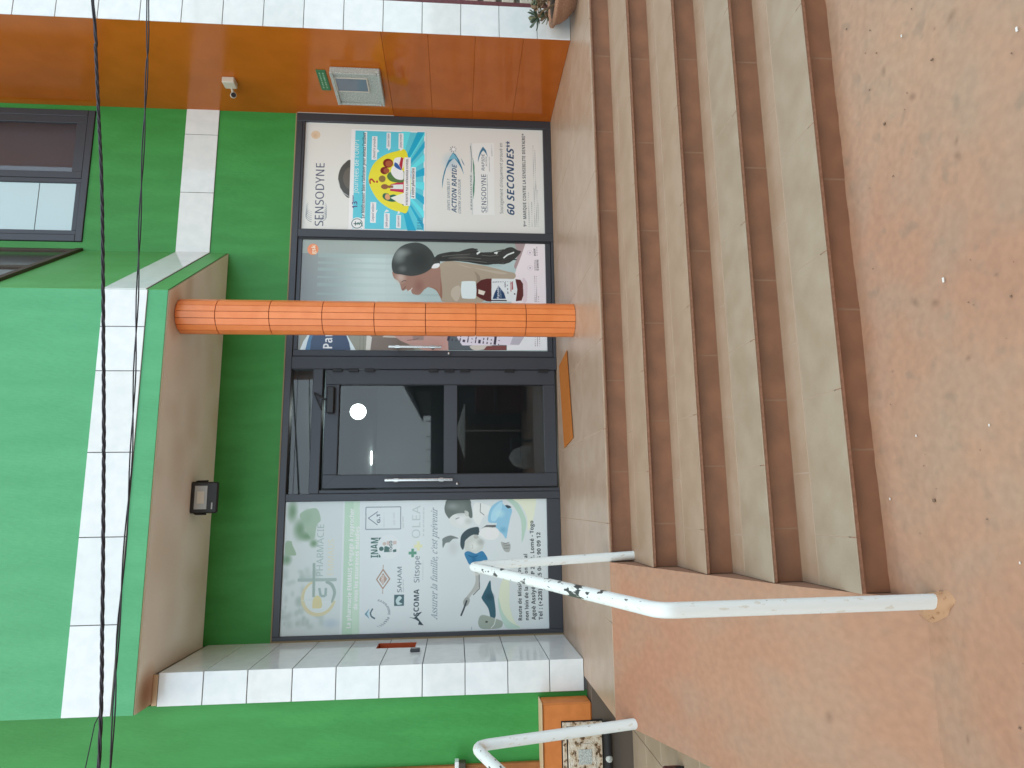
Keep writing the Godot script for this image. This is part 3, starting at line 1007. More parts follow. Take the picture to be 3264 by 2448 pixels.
# ------------------------------------------------------------------ lower left corner: side wall, low block, terrace
func left_corner() -> void:
	var w := thing("side_building", "plain green side wall left of the white tiled porch pillar", "wall")
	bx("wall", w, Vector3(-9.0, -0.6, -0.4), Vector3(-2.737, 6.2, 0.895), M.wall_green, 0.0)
	bx("pilaster", w, Vector3(-3.9, 0.3, 0.8955), Vector3(-3.19, 6.2, 0.93), M.orange_dull, 0.004)
	var b := thing("low_block", "low orange masonry block under the green side wall", "wall")
	bx("block", b, Vector3(-4.2, -0.02, 0.896), Vector3(-2.772, 0.327, 1.066), M.orange_block, 0.012)
	bx("edge", b, Vector3(-4.2, 0.3275, 0.9), Vector3(-2.768, 0.336, 1.074), M.cream_trim, 0.002)
	bx("retaining_wall", b, Vector3(-4.2, -0.5, 0.896), Vector3(-2.641, -0.021, 1.058), mat("retaining_brown", s3(0.105, 0.08, 0.058), 0.7), 0.003)
	var t := setting("terrace", prism([Vector2(-6.0, 0.9), Vector2(-2.655, 0.9), Vector2(-2.655, 2.75), Vector2(-6.0, 2.75)], -0.9, -0.312), M.floor_joint)
	for i in 6:
		for j in 5:
			bx("floor_tile", t, Vector3(-2.657 - 0.3 * (i + 1) + 0.002, -0.3125, 1.06 + j * 0.335 + 0.002), Vector3(-2.657 - 0.3 * i - 0.002, -0.3, 1.06 + (j + 1) * 0.335 - 0.002), M.tread_tile, 0.002)
	var c := thing("meter_cabinet", "rusty cream metal cabinet set into the low orange block", "cabinet")
	bx("recess", c, Vector3(-3.5, -0.09, 1.06), Vector3(-2.888, 0.2, 1.0685), M.dark_void, 0.0)
	bx("rim", c, Vector3(-3.48, 0.165, 1.0685), Vector3(-2.895, 0.192, 1.085), M.rusty_cream, 0.003)
	bx("rim", c, Vector3(-2.92, -0.085, 1.0685), Vector3(-2.895, 0.1645, 1.085), M.rusty_cream, 0.003)
	bx("door", c, Vector3(-3.47, -0.08, 1.0687), Vector3(-2.925, 0.156, 1.09), M.rusty_cream, 0.004)
	bx("frame", c, Vector3(-3.24, -0.03, 1.09), Vector3(-3.03, 0.115, 1.096), M.rusty_cream, 0.002)
	bx("window", c, Vector3(-3.16, -0.003, 1.096), Vector3(-3.065, 0.088, 1.099), M.crusted_white, 0.001)
	var p := thing("drain_pipe", "dark pipe lying along the wall under the rusty cabinet", "pipe")
	put("pipe", tube(PackedVector3Array([Vector3(-4.2, -0.122, 1.085), Vector3(-2.90, -0.122, 1.085)]), 0.026, 12), M.dark_void, p)
	put("cap", sphere(0.024), M.crusted_white, p, Vector3(-3.13, -0.122, 1.1))
	var x := thing("wall_bracket", "small white and brown bracket on the green side wall", "bracket")
	bx("bracket", x, Vector3(-3.30, 0.855, 0.930), Vector3(-3.15, 0.902, 1.0), M.frame_brown, 0.004)
	bx("plate", x, Vector3(-3.30, 0.9025, 0.930), Vector3(-3.142, 0.930, 1.0), M.white_tile, 0.003)
	var r := thing("maroon_post", "maroon painted metal post at the left edge of the terrace", "post", Vector3(-2.865, -0.3, 2.13))
	put("shaft", box_mesh(Vector3(0.06, 1.4, 0.06), 0.006), M.maroon, r, Vector3(-0.045, 0.70, 0), Vector3(0, 0, 0.045))
	put("shoe", box_mesh(Vector3(0.085, 0.10, 0.085), 0.006), M.maroon, r, Vector3(0.0, 0.05, 0))
	put("bolt", tube(PackedVector3Array([Vector3(0.05, 0.0, 0.02), Vector3(0.05, 0.045, 0.02)]), 0.008, 8), M.black_plastic, r)

func railings() -> void:
	var paths := [
		rounded([Vector3(-1.722, -0.16, 1.87), Vector3(-1.768, 0.83, 1.862), Vector3(-1.762, 0.245, 3.665), Vector3(-1.756, -0.76, 3.668)], [0.05, 0.055]),
		rounded([Vector3(-2.612, -0.12, 2.05), Vector3(-2.700, 0.826, 2.04), Vector3(-2.690, 0.30, 3.66), Vector3(-2.684, -0.76, 3.66)], [0.09, 0.10])]
	for i in 2:
		var o := put("handrail", tube(paths[i], [0.0265, 0.029][i], 18), M.rail_paint, self)
		o.set_meta("label", ["white chipped pipe handrail between the steps and the ramp", "white pipe handrail on the far side of the ramp"][i])
		o.set_meta("category", "handrail")
		o.set_meta("group", "white handrails of the ramp")
	# crumbled mortar round the foot of the near post
	var mo := put("mortar_patch", lathe([[0.02, 0.020], [0.045, 0.016], [0.075, 0.009], [0.105, 0.003], [0.125, -0.006]], 30, 0.09), mat("mortar", s3(0.44, 0.25, 0.135), 1.0), self, Vector3(-1.772, GROUND + 0.001, 3.655), Vector3(0, 0.35, 0))
	mo.scale = Vector3(0.38, 1.0, 0.8)
	var crumbs := begin()
	for k in 34:
		var a := rng.randf() * TAU
		var d := rng.randf_range(0.03, 0.12)
		var w := rng.randf_range(0.004, 0.012)
		add_box(crumbs, Vector3(cos(a) * d, 0.012 - d * 0.06, sin(a) * d), Vector3(w, w * 0.6, w * 1.4), w * 0.25)
	put("crumbs", crumbs.commit(), M.mortar, mo)
	mo.set_meta("label", "crumbled pale mortar round the foot of the near handrail")
	mo.set_meta("category", "mortar patch")

# ------------------------------------------------------------------ fittings on the walls
func fittings() -> void:
	# floodlight hung under the soffit
	var fl := thing("floodlight", "black square floodlight hanging from the soffit over the left poster", "floodlight", Vector3(-1.325, 2.905, 0.45))
	var tilt := Vector3(0.12, 0, 0)
	var body := put("housing", box_mesh(Vector3(0.245, 0.205, 0.045), 0.014), M.black_plastic, fl, Vector3(0, 0, 0), tilt)
	put("fin", box_mesh(Vector3(0.18, 0.15, 0.03), 0.006), M.black_plastic, body, Vector3(0, 0, -0.037))
	put("reflector", box_mesh(Vector3(0.182, 0.092, 0.004), 0.001), mat("reflector_grey", s3(0.42, 0.45, 0.45), 0.3), body, Vector3(0.0, 0.022, 0.0245))
	put("emitter", box_mesh(Vector3(0.095, 0.052, 0.006), 0.001), mat("emitter_cream", s3(0.64, 0.62, 0.54), 0.5), body, Vector3(0.0, 0.022, 0.0285))
	for e in [[-0.06, 0.04, 0.010], [-0.085, 0.012, 0.010]]:
		put("print", box_mesh(Vector3(e[1], e[2], 0.001), 0.0), M.reflector_grey, body, Vector3(e[0], -0.062, 0.0232))
	put("bracket", tube(rounded([Vector3(-0.129, -0.02, 0), Vector3(-0.129, 0.088, -0.03), Vector3(0.129, 0.088, -0.03), Vector3(0.129, -0.02, 0)], [0.03, 0.03]), 0.007, 8), M.black_plastic, fl)
	# security camera with its junction box
	var cm := thing("security_camera", "white bullet security camera on a square box high on the orange wall", "camera", Vector3(2.308, 2.92, 0.48))
	put("junction_box", box_mesh(Vector3(0.055, 0.105, 0.10), 0.006), M.white_plastic, cm, Vector3(-0.0275, 0.0, 0))
	put("camera_body", tube(PackedVector3Array([Vector3(-0.07, 0.015, -0.03), Vector3(-0.115, -0.015, 0.045)]), 0.026, 14), M.white_plastic, cm, Vector3(0, -0.008, -0.09))
	put("lens", tube(PackedVector3Array([Vector3(-0.1155, -0.0155, 0.046), Vector3(-0.119, -0.018, 0.052)]), 0.021, 14), M.black_plastic, cm, Vector3(0, -0.008, -0.09))
	put("mount", tube(PackedVector3Array([Vector3(-0.03, 0.0, -0.045), Vector3(-0.075, 0.0, -0.115)]), 0.011, 10), M.white_plastic, cm)
	# electricity meter in a crusted case, with a small green plate above
	var mb := thing("meter_box", "weathered whitish meter box with a small window on the orange wall", "meter box", Vector3(2.308, 1.80, 0.50))
	put("case", box_mesh(Vector3(0.05, 0.425, 0.46), 0.008), M.crusted_white, mb, Vector3(-0.025, 0, 0))
	for e in [[Vector3(0, 0.200, 0), Vector3(0.02, 0.028, 0.465)], [Vector3(0, -0.201, 0), Vector3(0.018, 0.022, 0.462)], [Vector3(0, 0, 0.222), Vector3(0.016, 0.37, 0.02)], [Vector3(0, 0, -0.222), Vector3(0.016, 0.37, 0.02)]]:
		put("rim", box_mesh(e[1], 0.003), M.crusted_white, mb, e[0] + Vector3(-0.058, 0, 0))
	put("window", box_mesh(Vector3(0.006, 0.27, 0.18), 0.001), M.meter_pane, mb, Vector3(-0.053, 0.045, 0.06))
	for e in [[Vector3(0, 0.182, 0.06), Vector3(0.012, 0.008, 0.19)], [Vector3(0, -0.093, 0.06), Vector3(0.012, 0.010, 0.19)], [Vector3(0, 0.045, 0.153), Vector3(0.011, 0.27, 0.006)], [Vector3(0, 0.045, -0.033), Vector3(0.011, 0.27, 0.006)]]:
		put("window_frame", box_mesh(e[1], 0.001), M.caulk, mb, e[0] + Vector3(-0.056, 0, 0))
	var sg := thing("name_plate", "small green plate with faint pale print above the meter box", "sign", Vector3(2.308, 2.10, 0.535))
	put("plate", box_mesh(Vector3(0.008, 0.082, 0.285), 0.002), M.sign_green, sg, Vector3(-0.004, 0, 0))
	for r in 2:
		for k in 9:
			put("print", box_mesh(Vector3(0.0006, 0.012, [0.016, 0.010, 0.019][k % 3]), 0.0), M.sign_print, sg, Vector3(-0.0084, 0.016 - r * 0.03, -0.10 + k * 0.025))
	# bell push beside the niche
	var bp := thing("bell_push", "small dark grey bell push on the white pillar below the orange niche", "doorbell", Vector3(-2.519, 1.238, 0.49))
	put("case", box_mesh(Vector3(0.022, 0.075, 0.06), 0.008), M.frame, bp, Vector3(0.011, 0, 0))
	put("button", box_mesh(Vector3(0.006, 0.045, 0.03), 0.002), mat("grey_button", s3(0.30, 0.31, 0.31), 0.4), bp, Vector3(0.025, 0.006, 0))
	# ribbed doormat, lying askew
	var dm := thing("doormat", "orange ribbed doormat lying askew in front of the entrance door", "doormat")
	var a := Vector3(-0.200, 0.002, 0.20)
	var ex := Vector3(-0.745, 0, 0.165)
	var ey := Vector3(0.045, 0, 0.425)
	var nr := 11
	for k in nr:
		var st := begin()
		var q := [a + ey * (k / float(nr)), a + ey * ((k + 0.70) / nr)]
		for s in [[q[0], 0.007], [q[1], 0.007]]:
			pass
		var p := [q[0] + Vector3(0, 0.008, 0), q[0] + ex + Vector3(0, 0.008, 0), q[1] + ex + Vector3(0, 0.008, 0), q[1] + Vector3(0, 0.008, 0)]
		face(st, p, Vector3.UP)
		for i in 4:
			var u: Vector3 = p[i]
			var v: Vector3 = p[(i + 1) % 4]
			var n := (v - u).cross(Vector3.UP).normalized()
			if n.dot((u + v) / 2 - (p[0] + p[2]) / 2) < 0:
				n = -n
			face(st, [u, v, v - Vector3(0, 0.008, 0), u - Vector3(0, 0.008, 0)], n)
		put("rib", st.commit(), M.mat_orange, dm)
	var bk := begin()
	var bq := [a + Vector3(0, 0.0025, 0), a + ex + Vector3(0, 0.0025, 0), a + ex + ey + Vector3(0, 0.0025, 0), a + ey + Vector3(0, 0.0025, 0)]
	face(bk, bq, Vector3.UP)
	put("backing", bk.commit(), M.mat_dark, dm)

# ------------------------------------------------------------------ posters
func posters() -> void:
	var p := Print.new(Vector2(1.130, 0.079), Vector2(2.222, 2.366), 360.0, K(206, 207, 202))
	p.gain = 1.0
	for k in 6:
		var up := []
		var down := []
		for j in 12:
			var a := PI * (0.30 + 0.56 * j / 11.0)
			up += [1.262 + k * 0.020 + 0.062 * cos(a), 2.232 + 0.096 * sin(a)]
			down += [1.262 + k * 0.020 + 0.062 * cos(a), 2.236 - 0.096 * sin(a)]
		p.line(up, 0.0042, K(104, 112, 122).lerp(K(190, 193, 192), k / 6.5))
		p.line(down, 0.0042, K(104, 112, 122).lerp(K(190, 193, 192), k / 6.5))
	p.text("SENSODYNE", [1.169, 2.165, 1.802, 2.176], 0.079, K(66, 72, 92))
	p.blob([1.464, 1.93, 1.493, 1.985, 1.557, 2.023, 1.645, 2.044, 1.739, 2.03, 1.806, 1.99, 1.837, 1.93, 1.65, 1.886], K(72, 72, 68))
	p.blob([1.549, 1.932, 1.578, 1.975, 1.654, 1.999, 1.732, 1.98, 1.765, 1.932, 1.657, 1.907], K(92, 88, 80))
	p.line([1.638, 2.044, 1.557, 2.024, 1.508, 1.994, 1.468, 1.937], 0.006, K(180, 185, 182))
	p.ellipse(2.094, 2.269, 0.043, 0.043, K(203, 184, 158))
	p.soft(2.086, 2.275, 0.035, 0.035, K(190, 160, 128, 0.6))
	p.text("DENTS SENSIBLES ?", [1.355, 0.986, 1.673, 0.991], 0.025, K(72, 92, 108), false, 0.25)
	p.text("ACTION RAPIDE", [1.331, 0.924, 1.821, 0.924], 0.046, K(48, 76, 104), true, 0.28)
	p.text("CONTRE LA DOULEUR", [1.323, 0.882, 1.672, 0.886], 0.025, K(72, 92, 108), false, 0.25)
	p.soft(1.858, 0.981, 0.13, 0.11, K(150, 180, 195, 0.55))
	p.poly([1.573, 1.062, 1.667, 1.061, 1.754, 1.044, 1.841, 1.016, 1.906, 0.988, 1.954, 0.961, 1.939, 0.937, 1.877, 0.9, 1.799, 0.871, 1.727, 0.855, 1.79, 0.879, 1.853, 0.915, 1.891, 0.944, 1.883, 0.963, 1.85, 0.992, 1.786, 1.024, 1.691, 1.047], K(52, 112, 142))
	p.poly([1.873, 1.003, 1.95, 0.96, 1.9, 0.922, 1.861, 0.911, 1.891, 0.937, 1.887, 0.963], K(110, 170, 190))
	p.poly([1.901, 0.884, 1.862, 0.864, 1.817, 0.846, 1.842, 0.864], K(70, 105, 135))
	for k in 8:
		var a := TAU * k / 8.0 + 0.2
		p.line([1.988 + 0.008 * cos(a), 0.959 + 0.008 * sin(a), 1.988 + 0.034 * cos(a), 0.959 + 0.034 * sin(a)], 0.006, K(110, 118, 125))
	p.ellipse(1.988, 0.955, 0.017, 0.017, K(238, 240, 240))
	p.poly([2.056, 0.796, 2.071, 0.561, 1.316, 0.562, 1.314, 0.778], K(212, 215, 212))
	p.poly([2.056, 0.796, 2.061, 0.776, 1.314, 0.767, 1.314, 0.778], K(190, 196, 195))
	p.poly([1.905, 0.767, 1.818, 0.753, 1.676, 0.749, 1.551, 0.754, 1.473, 0.764, 1.582, 0.768, 1.692, 0.761, 1.802, 0.765], K(60, 118, 92))
	p.text("SENSODYNE", [1.36, 0.774, 1.723, 0.779], 0.016, K(120, 130, 135), true, 0.3)
	p.line([1.754, 0.784, 1.897, 0.776, 1.992, 0.787, 2.032, 0.792], 0.006, K(110, 120, 125))
	p.text("SENSODYNE", [1.34, 0.639, 1.735, 0.642], 0.045, K(62, 74, 92))
	p.line([1.345, 0.627, 1.731, 0.63], 0.003, K(110, 120, 130))
	p.text("RAPIDE", [1.774, 0.655, 1.945, 0.655], 0.028, K(70, 85, 100), false, 0.25)
	p.text("ACTION", [1.818, 0.629, 1.918, 0.63], 0.015, K(90, 105, 115), false, 0.25)
	p.line([1.767, 0.607, 1.922, 0.608], 0.004, K(130, 138, 145))
	p.dashes([1.927, 0.581, 2.063, 0.584], 0.006, K(150, 155, 158))
	p.poly([1.857, 0.718, 1.907, 0.716, 1.971, 0.699, 2.028, 0.669, 1.989, 0.64, 1.919, 0.622, 1.957, 0.642, 1.988, 0.665, 1.964, 0.684, 1.915, 0.704], K(60, 110, 138))
	p.text("Soulagement cliniquement prouvé en", [1.333, 0.478, 2.071, 0.478], 0.031, K(104, 110, 114))
	p.text("60 SECONDES", [1.316, 0.369, 2.007, 0.368], 0.069, K(46, 72, 102), true, 0.25)
	p.text("**", [2.026, 0.38, 2.093, 0.381], 0.06, K(50, 70, 98), true)
	p.text("1", [1.203, 0.255, 1.219, 0.255], 0.029, K(76, 82, 88), true)
	p.text("ÈRE", [1.222, 0.266, 1.265, 0.267], 0.014, K(76, 82, 88), true)
	p.text("MARQUE CONTRE LA SENSIBILITE DENTAIRE*", [1.284, 0.255, 2.179, 0.255], 0.03, K(76, 82, 88), true)
	for l in [[1.204, 0.229, 1.566, 0.23], [1.209, 0.201, 1.465, 0.201], [1.205, 0.173, 2.062, 0.177], [1.21, 0.154, 2.022, 0.16], [1.206, 0.138, 1.592, 0.142]]:
		p.dashes(l, 0.006, K(140, 144, 146))
	sheet("poster", Vector2(1.131, 0.080), Vector2(2.221, 2.365), -0.004, p, 0.22, "grey toothpaste poster with large 60 SECONDES lettering on the right window", "poster", "large posters on the shop glass")

	# small blue notice stuck over it
	p = Print.new(Vector2(1.128, 1.222), Vector2(2.166, 1.934), 420.0, K(228, 240, 242))
	p.rect([1.147, 1.896, 2.15, 1.239], K(88, 186, 202))
	for k in 16:
		var a := PI * (0.02 + 0.96 * k / 16.0)
		var b := PI * (0.02 + 0.96 * (k + 0.55) / 16.0)
		var o := [1.634, 1.502]
		p.poly([maxf(1.14, o[0]), o[1], clampf(o[0] + 0.8 * cos(a), 1.14, 2.155), maxf(1.232, o[1] - 0.8 * sin(a)), clampf(o[0] + 0.8 * cos(b), 1.14, 2.155), maxf(1.232, o[1] - 0.8 * sin(b))], K(28, 158, 190) if k % 2 else K(92, 208, 222))
	p.rect([1.15, 1.753, 2.14, 1.511], K(88, 186, 204))
	p.blob([1.341, 1.384, 1.324, 1.454, 1.363, 1.568, 1.463, 1.683, 1.631, 1.758, 1.787, 1.726, 1.892, 1.629, 1.944, 1.508, 1.947, 1.407, 1.643, 1.359], K(214, 206, 52))
	p.rect([1.138, 1.809, 2.14, 1.784], K(236, 240, 240))
	p.text("13", [1.35, 1.856, 1.422, 1.859], 0.048, K(70, 60, 110), true)
	p.text("èmes", [1.423, 1.89, 1.479, 1.893], 0.016, K(70, 60, 110), true, 0.2)
	p.text("Journées de l'ONPT", [1.5, 1.855, 2.062, 1.858], 0.045, K(225, 240, 244))
	p.text("Le Médicament: bien s'informer pour mieux l'utiliser", [1.251, 1.788, 2.13, 1.797], 0.030, K(52, 58, 66), true, 0.2, "Droid Serif")
	p.ellipse(1.199, 1.852, 0.060, 0.060, K(232, 238, 236))
	p.ellipse(1.199, 1.856, 0.050, 0.052, K(70, 104, 100))
	p.ellipse(1.199, 1.856, 0.043, 0.045, K(228, 236, 234))
	p.line([1.196, 1.887, 1.2, 1.824], 0.008, K(50, 80, 78))
	p.line([1.178, 1.869, 1.219, 1.87], 0.008, K(50, 80, 78))
	p.line([1.185, 1.855, 1.212, 1.846, 1.186, 1.834, 1.216, 1.825, 1.172, 1.803], 0.007, K(60, 110, 100))
	p.text("?", [1.599, 1.671, 1.658, 1.671], 0.08, K(168, 40, 24), true)
	for b in [[[1.849, 1.736, 2.096, 1.685], "Quand le prendre"], [[1.209, 1.735, 1.417, 1.682], "Lequel utiliser"], [[1.974, 1.598, 2.139, 1.558], "Comment l'utiliser"], [[1.972, 1.483, 2.135, 1.436], "Qui peut le prendre"], [[1.155, 1.606, 1.309, 1.553], "Quelle quantité"], [[1.16, 1.491, 1.294, 1.447], "Comment le conserver"]]:
		var l: Array = b[0]
		p.rect(l, K(232, 238, 244))
		var y: float = (l[1] + l[3]) / 2.0 - 0.008
		p.text(b[1], [l[0] + 0.012, y, l[2] - 0.012, y + 0.002], 0.020, K(64, 62, 88), false, 0.3, "Droid Serif")
	for l in [[1.922, 1.687, 1.942, 1.662, 1.961, 1.684], [1.303, 1.683, 1.342, 1.665, 1.333, 1.684], [1.329, 1.557, 1.347, 1.585, 1.313, 1.606], [1.316, 1.454, 1.339, 1.472, 1.297, 1.482], [1.969, 1.558, 1.949, 1.58, 1.984, 1.584], [1.97, 1.436, 1.949, 1.465, 1.977, 1.469]]:
		p.poly(l, K(232, 238, 244))
	# five cartoon people behind the white box
	p.blob([1.39, 1.423, 1.431, 1.47, 1.425, 1.534, 1.443, 1.598, 1.477, 1.624, 1.508, 1.61, 1.506, 1.571, 1.49, 1.556, 1.499, 1.514, 1.47, 1.457, 1.486, 1.425], K(22, 88, 70))
	p.blob([1.466, 1.602, 1.501, 1.592, 1.497, 1.564, 1.459, 1.552, 1.443, 1.577], K(205, 150, 105))
	p.poly([1.467, 1.549, 1.517, 1.425, 1.398, 1.423, 1.415, 1.47, 1.46, 1.542], K(226, 222, 205))
	p.poly([1.536, 1.554, 1.521, 1.425, 1.641, 1.427, 1.602, 1.551], K(178, 32, 72))
	p.poly([1.556, 1.554, 1.555, 1.43, 1.606, 1.43, 1.598, 1.544], K(206, 214, 210))
	p.ellipse(1.577, 1.606, 0.026, 0.034, K(132, 84, 48))
	p.poly([1.59, 1.573, 1.591, 1.526, 1.568, 1.526, 1.563, 1.572], K(132, 84, 48))
	p.blob([1.637, 1.427, 1.623, 1.488, 1.637, 1.552, 1.675, 1.585, 1.714, 1.575, 1.73, 1.547, 1.742, 1.429], K(74, 108, 52))
	p.ellipse(1.656, 1.631, 0.034, 0.032, K(128, 104, 52))
	p.blob([1.652, 1.438, 1.662, 1.503, 1.715, 1.546, 1.762, 1.547, 1.794, 1.519, 1.749, 1.44, 1.695, 1.428], K(240, 240, 238))
	p.ellipse(1.742, 1.611, 0.038, 0.039, K(110, 22, 20))
	p.ellipse(1.741, 1.593, 0.028, 0.028, K(150, 78, 48))
	p.ellipse(1.819, 1.579, 0.046, 0.047, K(112, 24, 18))
	p.ellipse(1.814, 1.571, 0.033, 0.034, K(158, 82, 50))
	p.blob([1.781, 1.433, 1.76, 1.476, 1.794, 1.519, 1.848, 1.527, 1.881, 1.499, 1.875, 1.435], K(226, 226, 232))
	p.blob([1.753, 1.451, 1.767, 1.49, 1.794, 1.519, 1.829, 1.513, 1.811, 1.484], K(42, 86, 150))
	p.poly([1.753, 1.447, 1.875, 1.435, 1.886, 1.456, 1.803, 1.473], K(162, 36, 52))
	p.rect([1.388, 1.424, 1.885, 1.363], K(236, 238, 240))
	p.text("N'HESITEZ PAS A DEMANDER CONSEIL", [1.396, 1.384, 1.872, 1.388], 0.020, K(66, 62, 66), true, 0.0, "Droid Serif")
	p.rect([1.461, 1.355, 1.785, 1.314], K(236, 238, 240))
	p.text("à votre pharmacien", [1.472, 1.326, 1.773, 1.327], 0.026, K(60, 60, 70), true, 0.2, "Droid Serif")
	for k in 14:
		p.line([1.15 + k * 0.009, 1.242, 1.15 + k * 0.009, 1.252 + 0.05 * absf(sin(k * 2.1))], 0.004, K(40, 110, 140))
	sheet("notice", Vector2(1.129, 1.223), Vector2(2.165, 1.933), -0.001, p, 0.3, "turquoise notice with a yellow half disc stuck on the grey toothpaste poster", "notice")

	# second poster: woman bending over a table, medicine bottle
	p = Print.new(Vector2(-0.020, 0.081), Vector2(1.034, 2.346), 360.0, K(166, 184, 182))
	for k in 40:
		var f := k / 40.0
		var y := 2.346 - f * 0.78
		p.rect([-0.02, y + 0.03, 1.034, y], K(118, 124, 125).lerp(K(172, 191, 188), minf(1.0, f * 1.25)))
	for q in [[0.86, 0.05], [0.80, 0.02], [0.73, 0.03], [0.66, 0.02], [0.58, 0.035], [0.50, 0.02], [0.42, 0.03]]:
		p.rect([q[0], 2.2, q[0] + q[1], 0.5], K(146, 168, 166, 0.5))
	p.rect([0.90, 2.346, 1.034, 0.3], K(146, 156, 150, 0.85))
	p.soft(0.5, 1.6, 0.6, 0.5, K(190, 204, 200, 0.7))
	p.ellipse(0.937, 2.25, 0.055, 0.05, K(216, 132, 88))
	p.soft(0.937, 2.25, 0.05, 0.05, K(200, 118, 92, 0.6))
	p.text("gsk", [0.891, 2.228, 0.982, 2.229], 0.034, K(240, 214, 190), true)
	# table, sweater, face, hair
	p.poly([1.06, 0.272, 1.065, 0.071, -0.009, 0.081, -0.012, 0.46, 0.323, 0.425, 0.681, 0.385, 0.747, 0.369], K(226, 208, 210))
	p.blob([1.071, 0.376, 1.068, 0.288, 1.039, 0.269, 0.796, 0.356, 0.812, 0.379, 0.929, 0.346], K(158, 138, 138))
	p.blob([0.783, 1.095, 0.816, 1.076, 0.842, 1.028, 0.847, 0.964, 0.833, 0.859, 0.818, 0.749, 0.801, 0.64, 0.753, 0.451, 0.734, 0.374, 0.681, 0.385, 0.637, 0.531, 0.457, 0.673, 0.443, 0.828, 0.448, 1.051, 0.556, 1.067, 0.702, 1.09], K(160, 148, 130))
	p.blob([0.748, 0.757, 0.692, 0.703, 0.61, 0.719, 0.544, 0.766, 0.675, 0.734], K(140, 128, 112))
	p.blob([0.819, 0.905, 0.788, 0.827, 0.774, 0.687, 0.737, 0.451, 0.727, 0.53, 0.781, 0.765], K(172, 162, 146))
	p.blob([0.781, 1.231, 0.815, 1.138, 0.8, 1.084, 0.67, 1.068, 0.556, 1.056, 0.476, 1.063, 0.556, 1.113, 0.587, 1.183, 0.578, 1.229], K(140, 104, 88))
	p.blob([0.735, 1.512, 0.707, 1.517, 0.667, 1.499, 0.639, 1.46, 0.599, 1.442, 0.559, 1.432, 0.549, 1.415, 0.563, 1.387, 0.542, 1.37, 0.56, 1.347, 0.522, 1.331, 0.511, 1.271, 0.55, 1.233, 0.58, 1.209, 0.587, 1.157, 0.564, 1.103, 0.524, 1.08, 0.775, 1.077, 0.782, 1.151, 0.698, 1.335, 0.712, 1.435], K(150, 116, 102))
	p.soft(0.676, 1.442, 0.08, 0.07, K(188, 172, 160, 0.8))
	p.soft(0.601, 1.272, 0.10, 0.07, K(128, 88, 80, 0.6))
	p.line([0.631, 1.434, 0.648, 1.411, 0.644, 1.388], 0.005, K(66, 54, 52))
	p.line([0.545, 1.37, 0.56, 1.345, 0.578, 1.333], 0.006, K(226, 214, 206))
	p.line([0.559, 1.425, 0.577, 1.402, 0.592, 1.395], 0.005, K(92, 66, 62))
	p.blob([0.721, 1.504, 0.784, 1.526, 0.865, 1.518, 0.944, 1.481, 1.001, 1.409, 1.024, 1.308, 1.001, 1.223, 0.942, 1.16, 0.865, 1.117, 0.882, 1.086, 0.808, 1.081, 0.815, 1.12, 0.778, 1.151, 0.722, 1.228, 0.693, 1.335, 0.706, 1.435], K(62, 66, 64))
	p.soft(0.883, 1.461, 0.10, 0.09, K(150, 162, 158, 0.55))
	p.soft(0.854, 1.275, 0.16, 0.15, K(44, 48, 46, 0.7))
	p.soft(0.925, 1.423, 0.06, 0.10, K(158, 168, 164, 0.5))
	p.soft(0.761, 1.428, 0.05, 0.06, K(120, 126, 122, 0.5))
	p.blob([0.774, 1.155, 0.811, 1.128, 0.823, 1.089, 0.8, 1.081, 0.775, 1.104], K(214, 220, 216))
	p.blob([0.774, 1.157, 0.811, 1.138, 0.82, 1.104, 0.81, 1.083, 0.779, 1.115], K(216, 222, 218))
	p.blob([0.844, 1.139, 0.881, 1.127, 0.913, 1.085, 0.938, 0.976, 0.941, 0.905, 0.963, 0.843, 0.979, 0.772, 0.959, 0.733, 0.939, 0.694, 0.942, 0.607, 0.937, 0.568, 0.961, 0.488, 0.986, 0.449, 0.995, 0.397, 0.967, 0.346, 0.953, 0.312, 0.896, 0.355, 0.858, 0.403, 0.836, 0.466, 0.833, 0.529, 0.814, 0.639, 0.829, 0.765, 0.849, 0.89, 0.842, 1.038], K(58, 60, 58))
	for l in [[0.881, 1.108, 0.909, 0.976, 0.928, 0.827, 0.942, 0.749, 0.926, 0.702, 0.92, 0.615, 0.934, 0.528, 0.964, 0.465, 0.99, 0.417, 0.987, 0.393], [0.873, 1.108, 0.884, 0.968, 0.895, 0.827, 0.889, 0.686, 0.892, 0.544, 0.902, 0.465, 0.928, 0.402, 0.95, 0.346], [0.865, 1.115, 0.867, 0.976, 0.862, 0.812, 0.849, 0.639, 0.859, 0.529, 0.894, 0.45, 0.903, 0.386], [0.857, 1.1, 0.856, 0.952, 0.838, 0.765, 0.825, 0.624, 0.83, 0.529, 0.861, 0.458, 0.874, 0.402, 0.871, 0.355], [0.916, 0.999, 0.944, 0.859, 0.971, 0.772, 0.967, 0.725], [0.932, 0.607, 0.954, 0.544, 0.968, 0.48, 0.965, 0.433, 0.949, 0.393], [0.834, 0.569, 0.827, 0.482, 0.845, 0.426, 0.879, 0.379]]:
		p.line(l, 0.010, K(52, 54, 52))
	for l in [[0.891, 1.061, 0.91, 0.921, 0.919, 0.796], [0.875, 0.999, 0.887, 0.827, 0.874, 0.694], [0.856, 0.905, 0.851, 0.765, 0.839, 0.639], [0.91, 0.686, 0.903, 0.607, 0.913, 0.528]]:
		p.line(l, 0.004, K(112, 112, 106))
	p.soft(0.886, 0.882, 0.05, 0.14, K(92, 90, 86, 0.5))
	for l in [[0.926, 0.733, 0.943, 0.702, 0.918, 0.733], [0.933, 0.568, 0.942, 0.536, 0.924, 0.552], [0.885, 0.481, 0.919, 0.441, 0.945, 0.378]]:
		p.line(l, 0.014, K(206, 212, 208))
